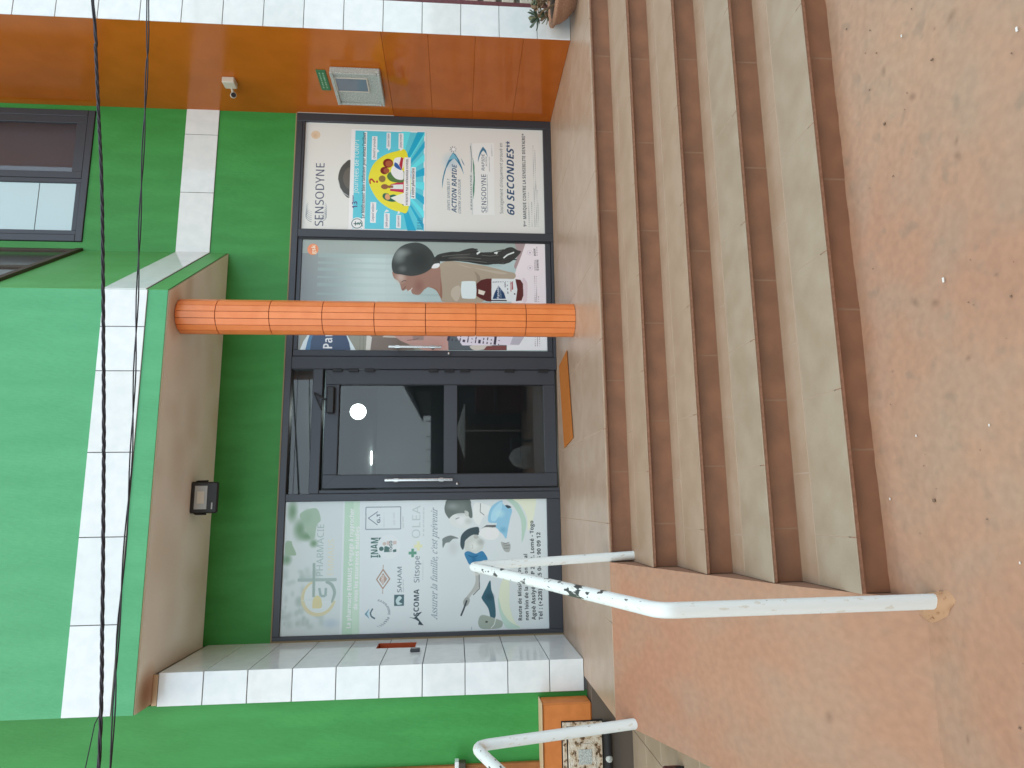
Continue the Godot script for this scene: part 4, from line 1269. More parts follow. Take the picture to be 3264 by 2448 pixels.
	p.blob([0.509, 0.974, 0.574, 0.963, 0.607, 0.905, 0.559, 0.886, 0.486, 0.897, 0.453, 0.928], K(178, 168, 152))
	# bottle
	p.blob([0.682, 0.302, 0.65, 0.26, 0.568, 0.257, 0.462, 0.267, 0.461, 0.302], K(206, 190, 194))
	p.poly([0.624, 0.74, 0.663, 0.695, 0.678, 0.64, 0.68, 0.593, 0.454, 0.595, 0.457, 0.642, 0.481, 0.696, 0.508, 0.739], K(84, 42, 40))
	p.poly([0.679, 0.377, 0.672, 0.322, 0.633, 0.299, 0.518, 0.297, 0.469, 0.314, 0.459, 0.377], K(86, 42, 42))
	p.blob([0.632, 0.878, 0.648, 0.866, 0.652, 0.765, 0.638, 0.744, 0.561, 0.738, 0.492, 0.744, 0.48, 0.766, 0.482, 0.859, 0.502, 0.876, 0.567, 0.883], K(206, 220, 216))
	p.poly([0.68, 0.595, 0.679, 0.37, 0.575, 0.353, 0.457, 0.37, 0.454, 0.599], K(208, 212, 212))
	p.poly([0.573, 0.719, 0.552, 0.653, 0.515, 0.671, 0.53, 0.721], K(206, 198, 184))
	p.poly([0.613, 0.533, 0.54, 0.479, 0.484, 0.462, 0.48, 0.587, 0.531, 0.571], K(40, 64, 96))
	p.text("Panadol", [0.486, 0.522, 0.608, 0.525], 0.024, K(222, 230, 236), true)
	p.line([0.491, 0.508, 0.58, 0.511], 0.003, K(200, 210, 220))
	p.text("Enfant", [0.598, 0.459, 0.646, 0.464], 0.014, K(70, 70, 80), true)
	p.dashes([0.533, 0.442, 0.647, 0.449], 0.009, K(110, 112, 118))
	p.line([0.553, 0.413, 0.647, 0.415], 0.006, K(160, 80, 78))
	p.line([0.574, 0.399, 0.651, 0.401], 0.012, K(150, 72, 74))
	p.dashes([0.645, 0.586, 0.656, 0.374], 0.007, K(120, 120, 126))
	p.line([0.466, 0.603, 0.466, 0.455], 0.01, K(50, 50, 60))
	p.ellipse(0.532, 0.379, 0.008, 0.007, K(60, 50, 52))
	# left strip: blue shield of the pack, cupboard, child, leaflet
	p.poly([-0.022, 2.333, -0.014, 1.069, 0.315, 1.071, 0.306, 1.887, 0.302, 2.318], K(138, 138, 124))
	for k in 9:
		p.rect([-0.02, 1.80 - k * 0.032, 0.22, 1.795 - k * 0.032], K(120, 120, 108))
	p.poly([-0.019, 1.744, 0.308, 1.737, 0.31, 1.564, 0.106, 1.448, -0.016, 1.295], K(118, 104, 94))
	p.poly([-0.019, 1.744, 0.128, 1.739, 0.128, 1.688, -0.018, 1.703], K(202, 198, 188))
	p.poly([0.129, 1.598, 0.124, 1.47, 0.099, 1.462, 0.104, 1.594], K(190, 182, 170))
	p.blob([0.159, 1.741, 0.112, 1.703, 0.097, 1.65, 0.117, 1.583, 0.16, 1.554, 0.183, 1.652], K(124, 108, 94))
	p.blob([0.153, 1.486, 0.083, 1.447, 0.045, 1.371, 0.018, 1.296, -0.015, 1.22, -0.014, 1.069, 0.165, 1.07], K(186, 148, 138))
	p.poly([0.147, 1.328, 0.157, 1.07, 0.086, 1.069, 0.076, 1.319], K(150, 128, 122))
	p.line([0.076, 1.372, 0.084, 1.297, 0.1, 1.267], 0.006, K(130, 92, 86))
	p.poly([0.156, 1.224, 0.158, 1.004, -0.015, 0.996, -0.017, 1.223], K(188, 148, 138))
	p.poly([0.158, 1.004, 0.162, 0.451, -0.012, 0.46, -0.015, 0.996], K(90, 98, 102))
	p.poly([0.162, 0.458, 0.166, 0.077, -0.009, 0.081, -0.012, 0.46], K(222, 222, 220))
	p.blob([0.025, 0.802, 0.034, 0.737, 0.033, 0.598, 0.011, 0.622, -0.009, 0.691, -0.01, 0.767], K(196, 188, 178))
	p.poly([-0.012, 0.675, 0.026, 0.645, 0.034, 0.464, -0.01, 0.464], K(120, 74, 72))
	p.poly([0.15, 0.947, 0.132, 0.284, 0.039, 0.344, 0.031, 0.87], K(212, 204, 212))
	p.poly([0.157, 0.675, 0.16, 0.28, 0.132, 0.284, 0.13, 0.675], K(232, 232, 226))
	p.poly([0.154, 0.928, 0.157, 0.675, 0.129, 0.673, 0.139, 0.92], K(66, 70, 84))
	p.poly([0.127, 0.397, 0.13, 0.288, 0.041, 0.344, 0.042, 0.429], K(176, 170, 178))
	for k in 14:
		var t := k / 14.0
		p.dashes([lerpf(0.075, 0.035, fmod(t * 1.0, 1.0)), 1.0 - 0.5 * t, 0.155, 0.985 - 0.5 * t], 0.010 if k % 4 else 0.022, K(66, 60, 74))
	p.poly([-0.022, 2.33, 0.061, 2.3, 0.143, 2.252, 0.241, 2.182, 0.243, 1.975, 0.145, 1.927, 0.049, 1.872, -0.019, 1.833], K(202, 214, 218))
	p.poly([-0.022, 2.281, 0.061, 2.264, 0.143, 2.241, 0.225, 2.197, 0.227, 1.989, 0.145, 1.931, 0.049, 1.894, -0.019, 1.879], K(42, 62, 92))
	p.poly([-0.022, 2.281, 0.061, 2.264, 0.143, 2.241, 0.143, 2.208, 0.061, 2.234, -0.022, 2.238], K(64, 110, 146))
	p.text("Panadol", [-0.004, 2.043, 0.36, 2.049], 0.082, K(222, 230, 236), true)
	# foot of the poster
	p.text("DOUX", [0.914, 0.171, 0.987, 0.175], 0.018, K(62, 56, 60), true)
	p.text("15 MINUTES", [0.765, 0.146, 0.875, 0.148], 0.015, K(62, 56, 60), true)
	for l in [[0.944, 0.227, 0.944, 0.23], [0.792, 0.228, 0.792, 0.231]]:
		p.ellipse(l[0], l[1], 0.024, 0.027, K(196, 182, 186))
		p.ellipse(l[0], l[1], 0.020, 0.023, K(226, 210, 213))
		p.ellipse(l[0], l[1], 0.008, 0.009, K(170, 150, 156))
	for l in [[0.916, 0.159, 1.008, 0.16], [0.766, 0.182, 0.878, 0.185], [0.766, 0.17, 0.878, 0.172], [0.455, 0.187, 0.717, 0.186], [0.455, 0.171, 0.721, 0.17], [0.455, 0.152, 0.52, 0.154], [0.029, 0.193, 0.149, 0.193], [0.028, 0.172, 0.149, 0.173], [0.028, 0.152, 0.149, 0.151]]:
		p.dashes(l, 0.006, K(140, 128, 132))
	sheet("poster", Vector2(-0.019, 0.082), Vector2(1.033, 2.345), -0.004, p, 0.22, "medicine poster of a woman bending over a table, half behind the column", "poster", "large posters on the shop glass")

	# third poster: the pharmacy's insurers
	p = Print.new(Vector2(-2.470, 0.121), Vector2(-1.365, 2.388), 360.0, K(200, 208, 208))
	p.rect([-2.47, 2.388, -1.365, 1.90], K(190, 200, 199))
	for q in [[-1.45, 2.33, 0.13, 0.06], [-1.60, 2.26, 0.13, 0.08], [-1.50, 2.20, 0.09, 0.07], [-1.66, 2.20, 0.06, 0.09], [-1.85, 2.36, 0.07, 0.06], [-1.72, 2.14, 0.05, 0.05]]:
		p.soft(q[0], q[1], q[2], q[3], K(84, 122, 82, 0.85))
	for k in 60:
		p.soft(rng.randf_range(-2.4, -1.95), rng.randf_range(2.05, 2.37), rng.randf_range(0.02, 0.06), rng.randf_range(0.02, 0.05), K(150, 168, 160, 0.45))
	p.blob([-1.807, 2.373, -1.705, 2.374, -1.698, 2.327, -1.729, 2.317, -1.809, 2.282, -1.815, 2.329], K(136, 162, 134))
	p.blob([-1.469, 2.265, -1.423, 2.132, -1.519, 2.088, -1.567, 2.118, -1.678, 2.138, -1.645, 2.187, -1.565, 2.222], K(140, 166, 142, 0.9))
	p.soft(-2.378, 1.974, 0.06, 0.10, K(160, 178, 190, 0.7))
	p.ellipse(-2.169, 2.083, 0.150, 0.145, K(194, 188, 150))
	p.ellipse(-2.162, 2.08, 0.128, 0.122, K(196, 205, 203))
	p.poly([-2.188, 2.235, -2.196, 1.93, -2.011, 1.936, -2.006, 2.125, -2.168, 2.134], K(192, 202, 200))
	p.blob([-2.203, 1.961, -2.127, 1.938, -2.056, 1.966, -2.032, 2.014, -2.047, 2.029, -2.071, 1.989, -2.126, 1.963, -2.203, 1.977], K(138, 158, 152))
	p.blob([-2.244, 2.131, -2.176, 2.126, -2.15, 2.096, -2.17, 2.064, -2.246, 2.053, -2.252, 2.115], K(196, 188, 138))
	p.line([-2.02, 2.261, -2.022, 1.937], 0.026, K(148, 166, 160))
	p.line([-2.161, 2.123, -1.882, 2.13], 0.022, K(138, 158, 150))
	p.line([-2.089, 2.079, -2.154, 2.064, -2.155, 2.025, -2.09, 2.024], 0.02, K(140, 160, 156))
	p.text("PHARMACIE", [-1.991, 2.053, -1.56, 2.058], 0.056, K(146, 166, 162))
	p.text("EMMAUS", [-1.983, 1.965, -1.687, 1.969], 0.05, K(200, 196, 172))
	p.poly([-2.47, 1.879, -2.469, 1.735, -1.368, 1.76, -1.37, 1.888], K(168, 196, 174))
	p.poly([-2.469, 1.796, -2.469, 1.735, -1.368, 1.76, -1.369, 1.812], K(180, 203, 184))
	p.text("La pharmacie EMMAUS s'engage à rapprocher", [-2.419, 1.809, -1.431, 1.808], 0.036, K(226, 238, 230), true)
	p.text("de vous les assurances maladies", [-2.271, 1.756, -1.585, 1.757], 0.034, K(222, 236, 228), true)
	# logos
	p.poly([-2.311, 1.695, -2.266, 1.656, -2.35, 1.654], K(90, 132, 150))
	p.poly([-2.266, 1.656, -2.35, 1.654, -2.31, 1.675], K(176, 200, 208))
	p.line([-2.267, 1.628, -2.303, 1.647, -2.33, 1.639, -2.35, 1.607], 0.012, K(52, 80, 92))
	var ring := "Fidélia Assurances"
	for k in ring.length():
		if ring[k] != " ":
			var a := PI * (1.12 + 0.76 * k / 17.0)
			var c := [-2.307, 1.627]
			var x: float = c[0] + 0.12 * cos(a)
			var y: float = c[1] + 0.145 * sin(a)
			p.text(ring[k], [x - 0.007 * sin(a - PI), y - 0.004, x + 0.010 * absf(sin(a)), y + 0.006 * cos(a)], 0.022, K(78, 92, 100), false, 0.2, "Droid Serif")
	p.poly([-2.03, 1.606, -1.939, 1.548, -2.027, 1.484, -2.114, 1.546], K(150, 122, 104))
	p.poly([-2.03, 1.594, -1.958, 1.548, -2.027, 1.497, -2.097, 1.546], K(200, 208, 208))
	p.poly([-2.03, 1.581, -1.976, 1.547, -2.027, 1.51, -2.078, 1.547], K(160, 136, 122))
	p.text("SUNU", [-2.066, 1.537, -1.995, 1.537], 0.026, K(214, 208, 200), true)
	p.line([-2.114, 1.546, -2.148, 1.548], 0.005, K(150, 122, 104))
	p.line([-1.939, 1.548, -1.91, 1.546], 0.005, K(150, 122, 104))
	for e in [[720, 705], [700, 648], [640, 580], [575, 512]]:
		pass
	p.text("INAM", [-1.847, 1.592, -1.681, 1.594], 0.062, K(42, 84, 76), true)
	p.rect([-1.847, 1.586, -1.822, 1.571], K(42, 84, 76))
	p.rect([-1.707, 1.589, -1.681, 1.562], K(42, 84, 76))
	p.ellipse(-1.76, 1.504, 0.105, 0.098, K(204, 211, 211))
	p.ellipse(-1.775, 1.566, 0.018, 0.020, K(50, 88, 82))
	p.ellipse(-1.733, 1.54, 0.015, 0.016, K(184, 168, 158))
	p.poly([-1.803, 1.543, -1.756, 1.54, -1.754, 1.524, -1.764, 1.499, -1.804, 1.499], K(52, 90, 84))
	p.poly([-1.744, 1.52, -1.711, 1.521, -1.711, 1.496, -1.745, 1.496], K(190, 172, 164))
	p.text("TOGO", [-1.804, 1.472, -1.709, 1.474], 0.024, K(44, 62, 62), true)
	p.poly([-1.805, 1.466, -1.785, 1.467, -1.779, 1.439, -1.803, 1.438], K(52, 90, 84))
	p.poly([-1.741, 1.468, -1.712, 1.468, -1.71, 1.438, -1.738, 1.438], K(186, 170, 162))
	p.line([-1.609, 1.704, -1.421, 1.705, -1.421, 1.406, -1.61, 1.404, -1.609, 1.704], 0.007, K(112, 122, 130))
	p.line([-1.573, 1.603, -1.514, 1.683, -1.459, 1.603], 0.006, K(82, 94, 108))
	p.text("G.T", [-1.556, 1.58, -1.475, 1.584], 0.028, K(64, 74, 92), true)
	p.dashes([-1.592, 1.547, -1.455, 1.55], 0.006, K(180, 188, 190))
	p.dashes([-1.577, 1.458, -1.464, 1.465], 0.016, K(190, 197, 198))
	p.dashes([-1.603, 1.381, -1.498, 1.387], 0.012, K(184, 192, 192))
	p.rect([-2.251, 1.449, -2.159, 1.366], K(46, 80, 86))
	p.blob([-2.236, 1.427, -2.201, 1.435, -2.17, 1.408, -2.186, 1.384, -2.217, 1.407, -2.233, 1.379, -2.242, 1.407], K(176, 196, 196))
	p.text("SAHAM", [-2.14, 1.388, -1.929, 1.389], 0.036, K(66, 82, 92))
	p.text("Assurance", [-2.139, 1.368, -2.035, 1.37], 0.012, K(140, 150, 156))
	p.poly([-2.344, 1.324, -2.352, 1.279, -2.306, 1.232, -2.305, 1.212, -2.345, 1.255, -2.414, 1.198, -2.407, 1.244, -2.383, 1.236, -2.363, 1.267], K(38, 56, 64))
	p.text("SCOMA", [-2.337, 1.239, -2.118, 1.239], 0.044, K(38, 54, 62), true)
	p.text("Sitsope", [-2.062, 1.238, -1.842, 1.238], 0.046, K(84, 96, 104))
	p.rect([-1.85, 1.309, -1.78, 1.287], K(78, 136, 112))
	p.rect([-1.827, 1.333, -1.803, 1.264], K(78, 136, 112))
	p.poly([-1.797, 1.262, -1.797, 1.237, -1.717, 1.238, -1.717, 1.263], K(206, 208, 166))
	p.poly([-1.771, 1.286, -1.77, 1.214, -1.746, 1.214, -1.747, 1.286], K(206, 208, 166))
	p.text("OLEA", [-1.69, 1.236, -1.412, 1.235], 0.070, K(172, 184, 182))
	p.dashes([-1.674, 1.206, -1.419, 1.206], 0.010, K(182, 190, 190))
	p.dashes([-2.042, 1.208, -1.869, 1.208], 0.006, K(180, 188, 190))
	p.text("Assurer la famille, c'est prévenir", [-2.373, 1.083, -1.447, 1.088], 0.052, K(112, 130, 138), false, 0.45, "Droid Serif")
	# swooshes and the faded family
	p.blob([-1.363, 0.481, -1.36, 0.414, -1.448, 0.348, -1.563, 0.304, -1.677, 0.322, -1.741, 0.348, -1.644, 0.347, -1.53, 0.358, -1.43, 0.415], K(170, 196, 182))
	p.blob([-1.36, 0.422, -1.36, 0.228, -1.466, 0.226, -1.564, 0.249, -1.645, 0.292, -1.53, 0.297, -1.423, 0.348], K(211, 216, 194))
	p.blob([-2.191, 0.553, -2.058, 0.522, -2.059, 0.465, -2.17, 0.462, -2.28, 0.459, -2.405, 0.42, -2.455, 0.368, -2.454, 0.462, -2.325, 0.525], K(206, 213, 190))
	p.blob([-2.199, 0.557, -2.317, 0.525, -2.404, 0.461, -2.457, 0.368, -2.456, 0.486, -2.394, 0.526, -2.293, 0.556], K(176, 200, 186))
	p.blob([-1.406, 1.019, -1.363, 0.991, -1.362, 0.816, -1.425, 0.79, -1.515, 0.78, -1.523, 0.804, -1.49, 0.833, -1.485, 0.883, -1.496, 0.932, -1.536, 0.973, -1.487, 1.015, -1.446, 1.025], K(98, 108, 104))
	p.blob([-1.528, 0.982, -1.49, 0.932, -1.485, 0.849, -1.531, 0.8, -1.604, 0.812, -1.619, 0.85, -1.598, 0.932, -1.569, 0.973], K(204, 210, 206))
	p.blob([-1.461, 0.849, -1.474, 0.816, -1.51, 0.816, -1.506, 0.841], K(188, 192, 186))
	p.line([-1.533, 0.928, -1.521, 0.895], 0.008, K(110, 112, 110))
	p.blob([-1.409, 0.766, -1.395, 0.716, -1.423, 0.633, -1.436, 0.608, -1.493, 0.633, -1.516, 0.683, -1.589, 0.725, -1.523, 0.775], K(212, 217, 213))
	p.line([-1.401, 0.708, -1.475, 0.712, -1.504, 0.675], 0.006, K(120, 122, 122))
	p.blob([-1.436, 0.616, -1.378, 0.524, -1.412, 0.507, -1.455, 0.432, -1.528, 0.446, -1.626, 0.468, -1.707, 0.485, -1.666, 0.518, -1.608, 0.576, -1.575, 0.567, -1.558, 0.642], K(136, 184, 206))
	p.blob([-1.46, 0.6, -1.387, 0.524, -1.461, 0.524, -1.551, 0.575, -1.542, 0.617], K(160, 202, 220))
	p.poly([-1.618, 0.701, -1.59, 0.659, -1.59, 0.576, -1.609, 0.576, -1.611, 0.651], K(92, 98, 98))
	p.blob([-1.423, 0.49, -1.42, 0.465, -1.438, 0.436, -1.446, 0.466], K(60, 76, 84))
	p.blob([-1.729, 1.042, -1.697, 1.038, -1.674, 0.981, -1.681, 0.94, -1.699, 0.903, -1.702, 0.948, -1.73, 0.981, -1.737, 1.014, -1.777, 1.038], K(112, 122, 120))
	p.soft(-1.779, 0.948, 0.09, 0.07, K(180, 186, 184, 0.6))
	p.blob([-1.732, 0.887, -1.668, 0.874, -1.62, 0.817, -1.604, 0.734, -1.638, 0.721, -1.67, 0.726, -1.677, 0.784, -1.716, 0.841, -1.764, 0.85, -1.796, 0.864, -1.772, 0.882], K(64, 80, 84))
	p.blob([-1.756, 0.85, -1.701, 0.825, -1.669, 0.767, -1.694, 0.718, -1.735, 0.685, -1.791, 0.693, -1.822, 0.751, -1.813, 0.817, -1.797, 0.846], K(190, 195, 189))
	p.blob([-1.685, 0.771, -1.668, 0.746, -1.694, 0.726, -1.706, 0.755], K(168, 172, 166))
	p.line([-1.754, 0.784, -1.77, 0.776, -1.786, 0.781], 0.006, K(104, 106, 104))
	p.blob([-1.662, 0.726, -1.614, 0.692, -1.607, 0.634, -1.624, 0.559, -1.673, 0.547, -1.713, 0.585, -1.712, 0.66, -1.687, 0.701], K(214, 218, 214))
	p.blob([-1.828, 0.85, -1.809, 0.817, -1.83, 0.751, -1.811, 0.693, -1.88, 0.648, -1.889, 0.686, -1.91, 0.743, -1.925, 0.801, -1.877, 0.833], K(62, 122, 160))
	p.line([-1.845, 0.817, -1.862, 0.776, -1.847, 0.735], 0.006, K(36, 82, 116))
	p.blob([-1.738, 0.531, -1.747, 0.486, -1.756, 0.449, -1.82, 0.458, -1.811, 0.503], K(158, 162, 158))
	p.blob([-1.926, 0.776, -1.982, 0.735, -2.053, 0.719, -2.124, 0.732, -2.17, 0.785, -2.212, 0.817, -2.192, 0.834, -2.131, 0.785, -2.068, 0.756, -1.989, 0.76], K(170, 174, 168))
	p.line([-2.006, 0.723, -2.124, 0.721, -2.178, 0.777], 0.008, K(110, 114, 112))
	p.blob([-2.23, 0.862, -2.192, 0.834, -2.212, 0.805, -2.255, 0.818, -2.27, 0.85], K(150, 154, 150))
	p.line([-2.346, 0.881, -2.293, 0.858, -2.219, 0.83], 0.014, K(62, 72, 76))
	p.blob([-2.059, 0.628, -2.135, 0.618, -2.214, 0.594, -2.354, 0.583, -2.376, 0.623, -2.29, 0.647, -2.211, 0.7, -2.18, 0.695, -2.118, 0.662], K(58, 94, 106))
	p.soft(-2.197, 0.638, 0.05, 0.06, K(40, 70, 84, 0.6))
	p.blob([-2.358, 0.721, -2.344, 0.688, -2.361, 0.623, -2.377, 0.583, -2.402, 0.526, -2.448, 0.535, -2.46, 0.608, -2.455, 0.705, -2.412, 0.733], K(150, 160, 150))
	p.line([-2.454, 0.624, -2.424, 0.595, -2.377, 0.583], 0.006, K(210, 216, 212))
	p.soft(-1.44, 0.883, 0.09, 0.09, K(128, 136, 132, 0.5))
	p.soft(-1.423, 0.957, 0.05, 0.08, K(150, 158, 154, 0.6))
	p.soft(-1.546, 0.883, 0.06, 0.06, K(224, 228, 224, 0.7))
	p.soft(-1.555, 0.816, 0.04, 0.05, K(172, 178, 172, 0.6))
	p.soft(-1.766, 0.767, 0.06, 0.06, K(212, 216, 210, 0.8))
	p.soft(-1.735, 0.709, 0.04, 0.05, K(150, 156, 152, 0.6))
	p.soft(-1.664, 0.635, 0.07, 0.05, K(226, 229, 226, 0.7))
	p.soft(-1.494, 0.541, 0.05, 0.07, K(176, 212, 226, 0.7))
	p.soft(-1.633, 0.51, 0.04, 0.05, K(104, 160, 186, 0.7))
	p.soft(-1.878, 0.768, 0.05, 0.03, K(40, 98, 136, 0.7))
	p.soft(-2.005, 0.752, 0.02, 0.05, K(206, 208, 202, 0.7))
	for q in [[-1.755, 0.511, -1.739, 0.457], [-1.771, 0.503, -1.764, 0.453], [-1.791, 0.507, -1.789, 0.46]]:
		p.line(q, 0.004, K(96, 100, 100))
	p.rect([-2.408, 0.672, -2.393, 0.652], K(70, 74, 72))
	p.rect([-2.464, 0.794, -2.438, 0.786], K(160, 172, 172))
	p.text("Route de Mission Tové", [-2.396, 0.355, -1.926, 0.359], 0.031, K(60, 66, 68), true)
	p.text("non loin de la station Total", [-2.396, 0.297, -1.843, 0.301], 0.031, K(60, 66, 68), true)
	p.text("Agoè Assiyéyé BP 2702. Lomé - Togo", [-2.396, 0.236, -1.558, 0.242], 0.033, K(60, 66, 68), true)
	p.text("Tel : (+228) 70 25 04 06 90 09 12", [-2.396, 0.176, -1.659, 0.182], 0.033, K(60, 66, 68), true)
	sheet("poster", Vector2(-2.469, 0.122), Vector2(-1.366, 2.387), -0.004, p, 0.18, "pale pharmacy poster with insurers' logos and a faded family, left of the door", "poster", "large posters on the shop glass")

# ------------------------------------------------------------------ pot plant at the right end of the porch
func leaf_mesh() -> ArrayMesh:
	var st := begin()
	st.set_smooth_group(0)
	var prof := [[0.0, 0.08], [0.3, 0.13], [0.65, 0.27], [0.88, 0.22], [1.0, 0.02]]
	for i in prof.size() - 1:
		for s in [1.0, -1.0]:
			for k in 2:
				var a := Vector3((k - 1) * prof[i][1], 0.06 * s * (1 - absf(k - 1)) + 0.25 * prof[i][0] * prof[i][0], prof[i][0])
				var b := Vector3(k * prof[i][1], 0.06 * s * (1 - absf(k)) + 0.25 * prof[i][0] * prof[i][0], prof[i][0])
				var c := Vector3(k * prof[i + 1][1], 0.06 * s * (1 - absf(k)) + 0.25 * prof[i + 1][0] * prof[i + 1][0], prof[i + 1][0])
				var d := Vector3((k - 1) * prof[i + 1][1], 0.06 * s * (1 - absf(k - 1)) + 0.25 * prof[i + 1][0] * prof[i + 1][0], prof[i + 1][0])
				for v in ([a, b, c, a, c, d] if s > 0 else [a, c, b, a, d, c]):
					st.add_vertex(v)
	st.generate_normals()
	return st.commit()

func plants() -> void:
	var pot := thing("flower_pot", "dusty terracotta bowl pot against the right white tiled pillar", "flower pot", Vector3(2.56, 0, 1.46))
	put("bowl", lathe([[0.0, 0.16], [0.22, 0.165], [0.255, 0.185], [0.285, 0.18], [0.29, 0.16], [0.27, 0.145], [0.255, 0.10], [0.22, 0.05], [0.17, 0.012], [0.165, 0.0], [0.0, 0.0]], 36, 0.006), M.terracotta, pot)
	put("soil", lathe([[0.0, 0.172], [0.235, 0.170]], 24), M.soil, pot)
	var tones := [mat("leaf_green", s3(0.075, 0.13, 0.05), 0.5), mat("leaf_dark", s3(0.05, 0.085, 0.05), 0.5), mat("leaf_pale", s3(0.16, 0.16, 0.08), 0.6), mat("leaf_dry", s3(0.25, 0.17, 0.10), 0.9), mat("leaf_bright", s3(0.10, 0.24, 0.05), 0.5)]
	for t in tones:
		t.cull_mode = BaseMaterial3D.CULL_DISABLED
		t.backlight_enabled = true
		t.backlight = Color(0.08, 0.1, 0.04)
	var lm := leaf_mesh()
	var pl := thing("succulent_plant", "straggling succulent with green rosettes and dry leaves in the terracotta bowl", "plant", Vector3(2.56, 0.17, 1.46))
	var heads := [[Vector3(-0.285, 0.135, 0.0), 0.095, 1], [Vector3(-0.20, 0.12, 0.02), 0.07, 3], [Vector3(-0.14, 0.15, 0.05), 0.08, 2], [Vector3(-0.15, 0.06, 0.10), 0.075, 3], [Vector3(-0.05, 0.16, 0.08), 0.085, 0], [Vector3(0.02, 0.10, 0.14), 0.09, 4], [Vector3(0.12, 0.16, 0.0), 0.09, 0], [Vector3(-0.08, 0.07, -0.08), 0.08, 3], [Vector3(0.1, 0.09, 0.12), 0.08, 1], [Vector3(-0.21, 0.05, -0.07), 0.07, 2], [Vector3(0.0, 0.2, -0.05), 0.08, 0], [Vector3(-0.1, 0.10, 0.16), 0.075, 3]]
	for h in heads:
		var top: Vector3 = h[0]
		var foot := Vector3(top.x * 0.55, -0.01, top.z * 0.55)
		put("stem", tube(PackedVector3Array([foot, foot.lerp(top, 0.55) + Vector3(0, 0.03, 0), top]), 0.008, 7), tones[3], pl)
		for k in 10:
			var lv := MeshInstance3D.new()
			lv.name = "leaf"
			lv.mesh = lm
			lv.material_override = tones[h[2]] if rng.randf() < 0.75 else tones[[1, 2, 3][k % 3]]
			var rise := lerpf(1.0, -0.45, k / 9.0) + rng.randf_range(-0.15, 0.15)
			lv.transform = Transform3D(Basis.from_euler(Vector3(-rise, k * 2.4 + rng.randf() * 0.5, 0)).scaled(Vector3.ONE * h[1] * rng.randf_range(0.7, 1.1)), top)
			pl.add_child(lv, true)
	# pierced block wall behind, with its maroon edge
	var bw := thing("block_wall", "cream pierced block wall with maroon edge right of the white pillar", "wall")
	bx("edge", bw, Vector3(2.5885, -0.1, 1.10), Vector3(2.628, 1.36, 1.19), M.maroon, 0.004)
	bx("backing", bw, Vector3(2.63, -0.1, 0.9), Vector3(5.0, 6.0, 1.08), M.block_grey, 0.0)
	bx("panel", bw, Vector3(2.589, 1.36, 1.085), Vector3(5.0, 4.2, 1.165), M.maroon, 0.004)
	for i in 3:
		for j in 9:
			bx("block", bw, Vector3(2.632 + i * 0.26, 0.005 + j * 0.15, 1.082), Vector3(2.632 + i * 0.26 + 0.215, 0.005 + j * 0.15 + 0.1, 1.16), M.block_cream, 0.006)

# ------------------------------------------------------------------ service cables crossing the street
func strand(path: PackedVector3Array, r: float, turn: float, pitch: float, phase: float) -> PackedVector3Array:
	var out := PackedVector3Array()
	var along := 0.0
	for i in path.size() - 1:
		var d := path[i].distance_to(path[i + 1])
		var n := maxi(2, int(d / (pitch / 9.0)))
		var t := (path[i + 1] - path[i]).normalized()
		var side := t.cross(Vector3.UP).normalized()
		for k in n:
			var f := k / float(n)
			var p := path[i].cubic_interpolate(path[i + 1], path[maxi(i - 1, 0)], path[mini(i + 2, path.size() - 1)], f)
			var a := phase + turn * TAU * (along + d * f) / pitch
			out.append(p + (side * cos(a) + Vector3.UP * sin(a)) * r)
		along += d
	return out

func cables() -> void:
	var a := PackedVector3Array([Vector3(9.0, 4.6, 2.2), Vector3(4.2, 3.56, 2.2), Vector3(1.638, 3.128, 2.2), Vector3(1.295, 3.078, 2.2), Vector3(0.872, 3.022, 2.2), Vector3(0.34, 2.954, 2.2), Vector3(-0.79, 2.841, 2.2), Vector3(-1.29, 2.796, 2.2), Vector3(-1.965, 2.74, 2.2), Vector3(-2.668, 2.692, 2.2), Vector3(-4.5, 2.62, 2.2), Vector3(-9.0, 2.8, 2.2)])
	var b := PackedVector3Array([Vector3(9.0, 3.7, 2.2), Vector3(4.2, 3.02, 2.2), Vector3(1.656, 2.809, 2.2), Vector3(1.155, 2.775, 2.2), Vector3(0.346, 2.742, 2.2), Vector3(-0.353, 2.706, 2.2), Vector3(-1.209, 2.667, 2.2), Vector3(-2.043, 2.656, 2.2), Vector3(-2.671, 2.637, 2.2), Vector3(-4.5, 2.6, 2.2), Vector3(-9.0, 2.8, 2.2)])
	var one := thing("twisted_cable", "upper thick black twisted cable crossing in front of the bay", "cable", Vector3.ZERO, "overhead cables")
	for k in 3:
		put("strand", tube(strand(a, 0.0053, 1.0, 0.24, TAU * k / 3.0), 0.0051, 7, false), M.cable_black, one)
	var two := thing("paired_cable", "lower thin pair of loosely twisted wires crossing in front of the bay", "cable", Vector3.ZERO, "overhead cables")
	for k in 2:
		put("strand", tube(strand(b, 0.0058, 1.0, 0.9, PI * k), 0.0036, 6, false), M.cable_black, two)
	var three := put("thin_wire", tube(PackedVector3Array([Vector3(-2.60, 3.23, 0.97), Vector3(-2.735, 3.19, 1.25), Vector3(-2.95, 3.06, 1.6), Vector3(-4.4, 2.64, 2.17)]), 0.0032, 6), M.cable_black, self)
	three.set_meta("label", "single thin wire slanting down from the bay's left corner")
	three.set_meta("category", "cable")

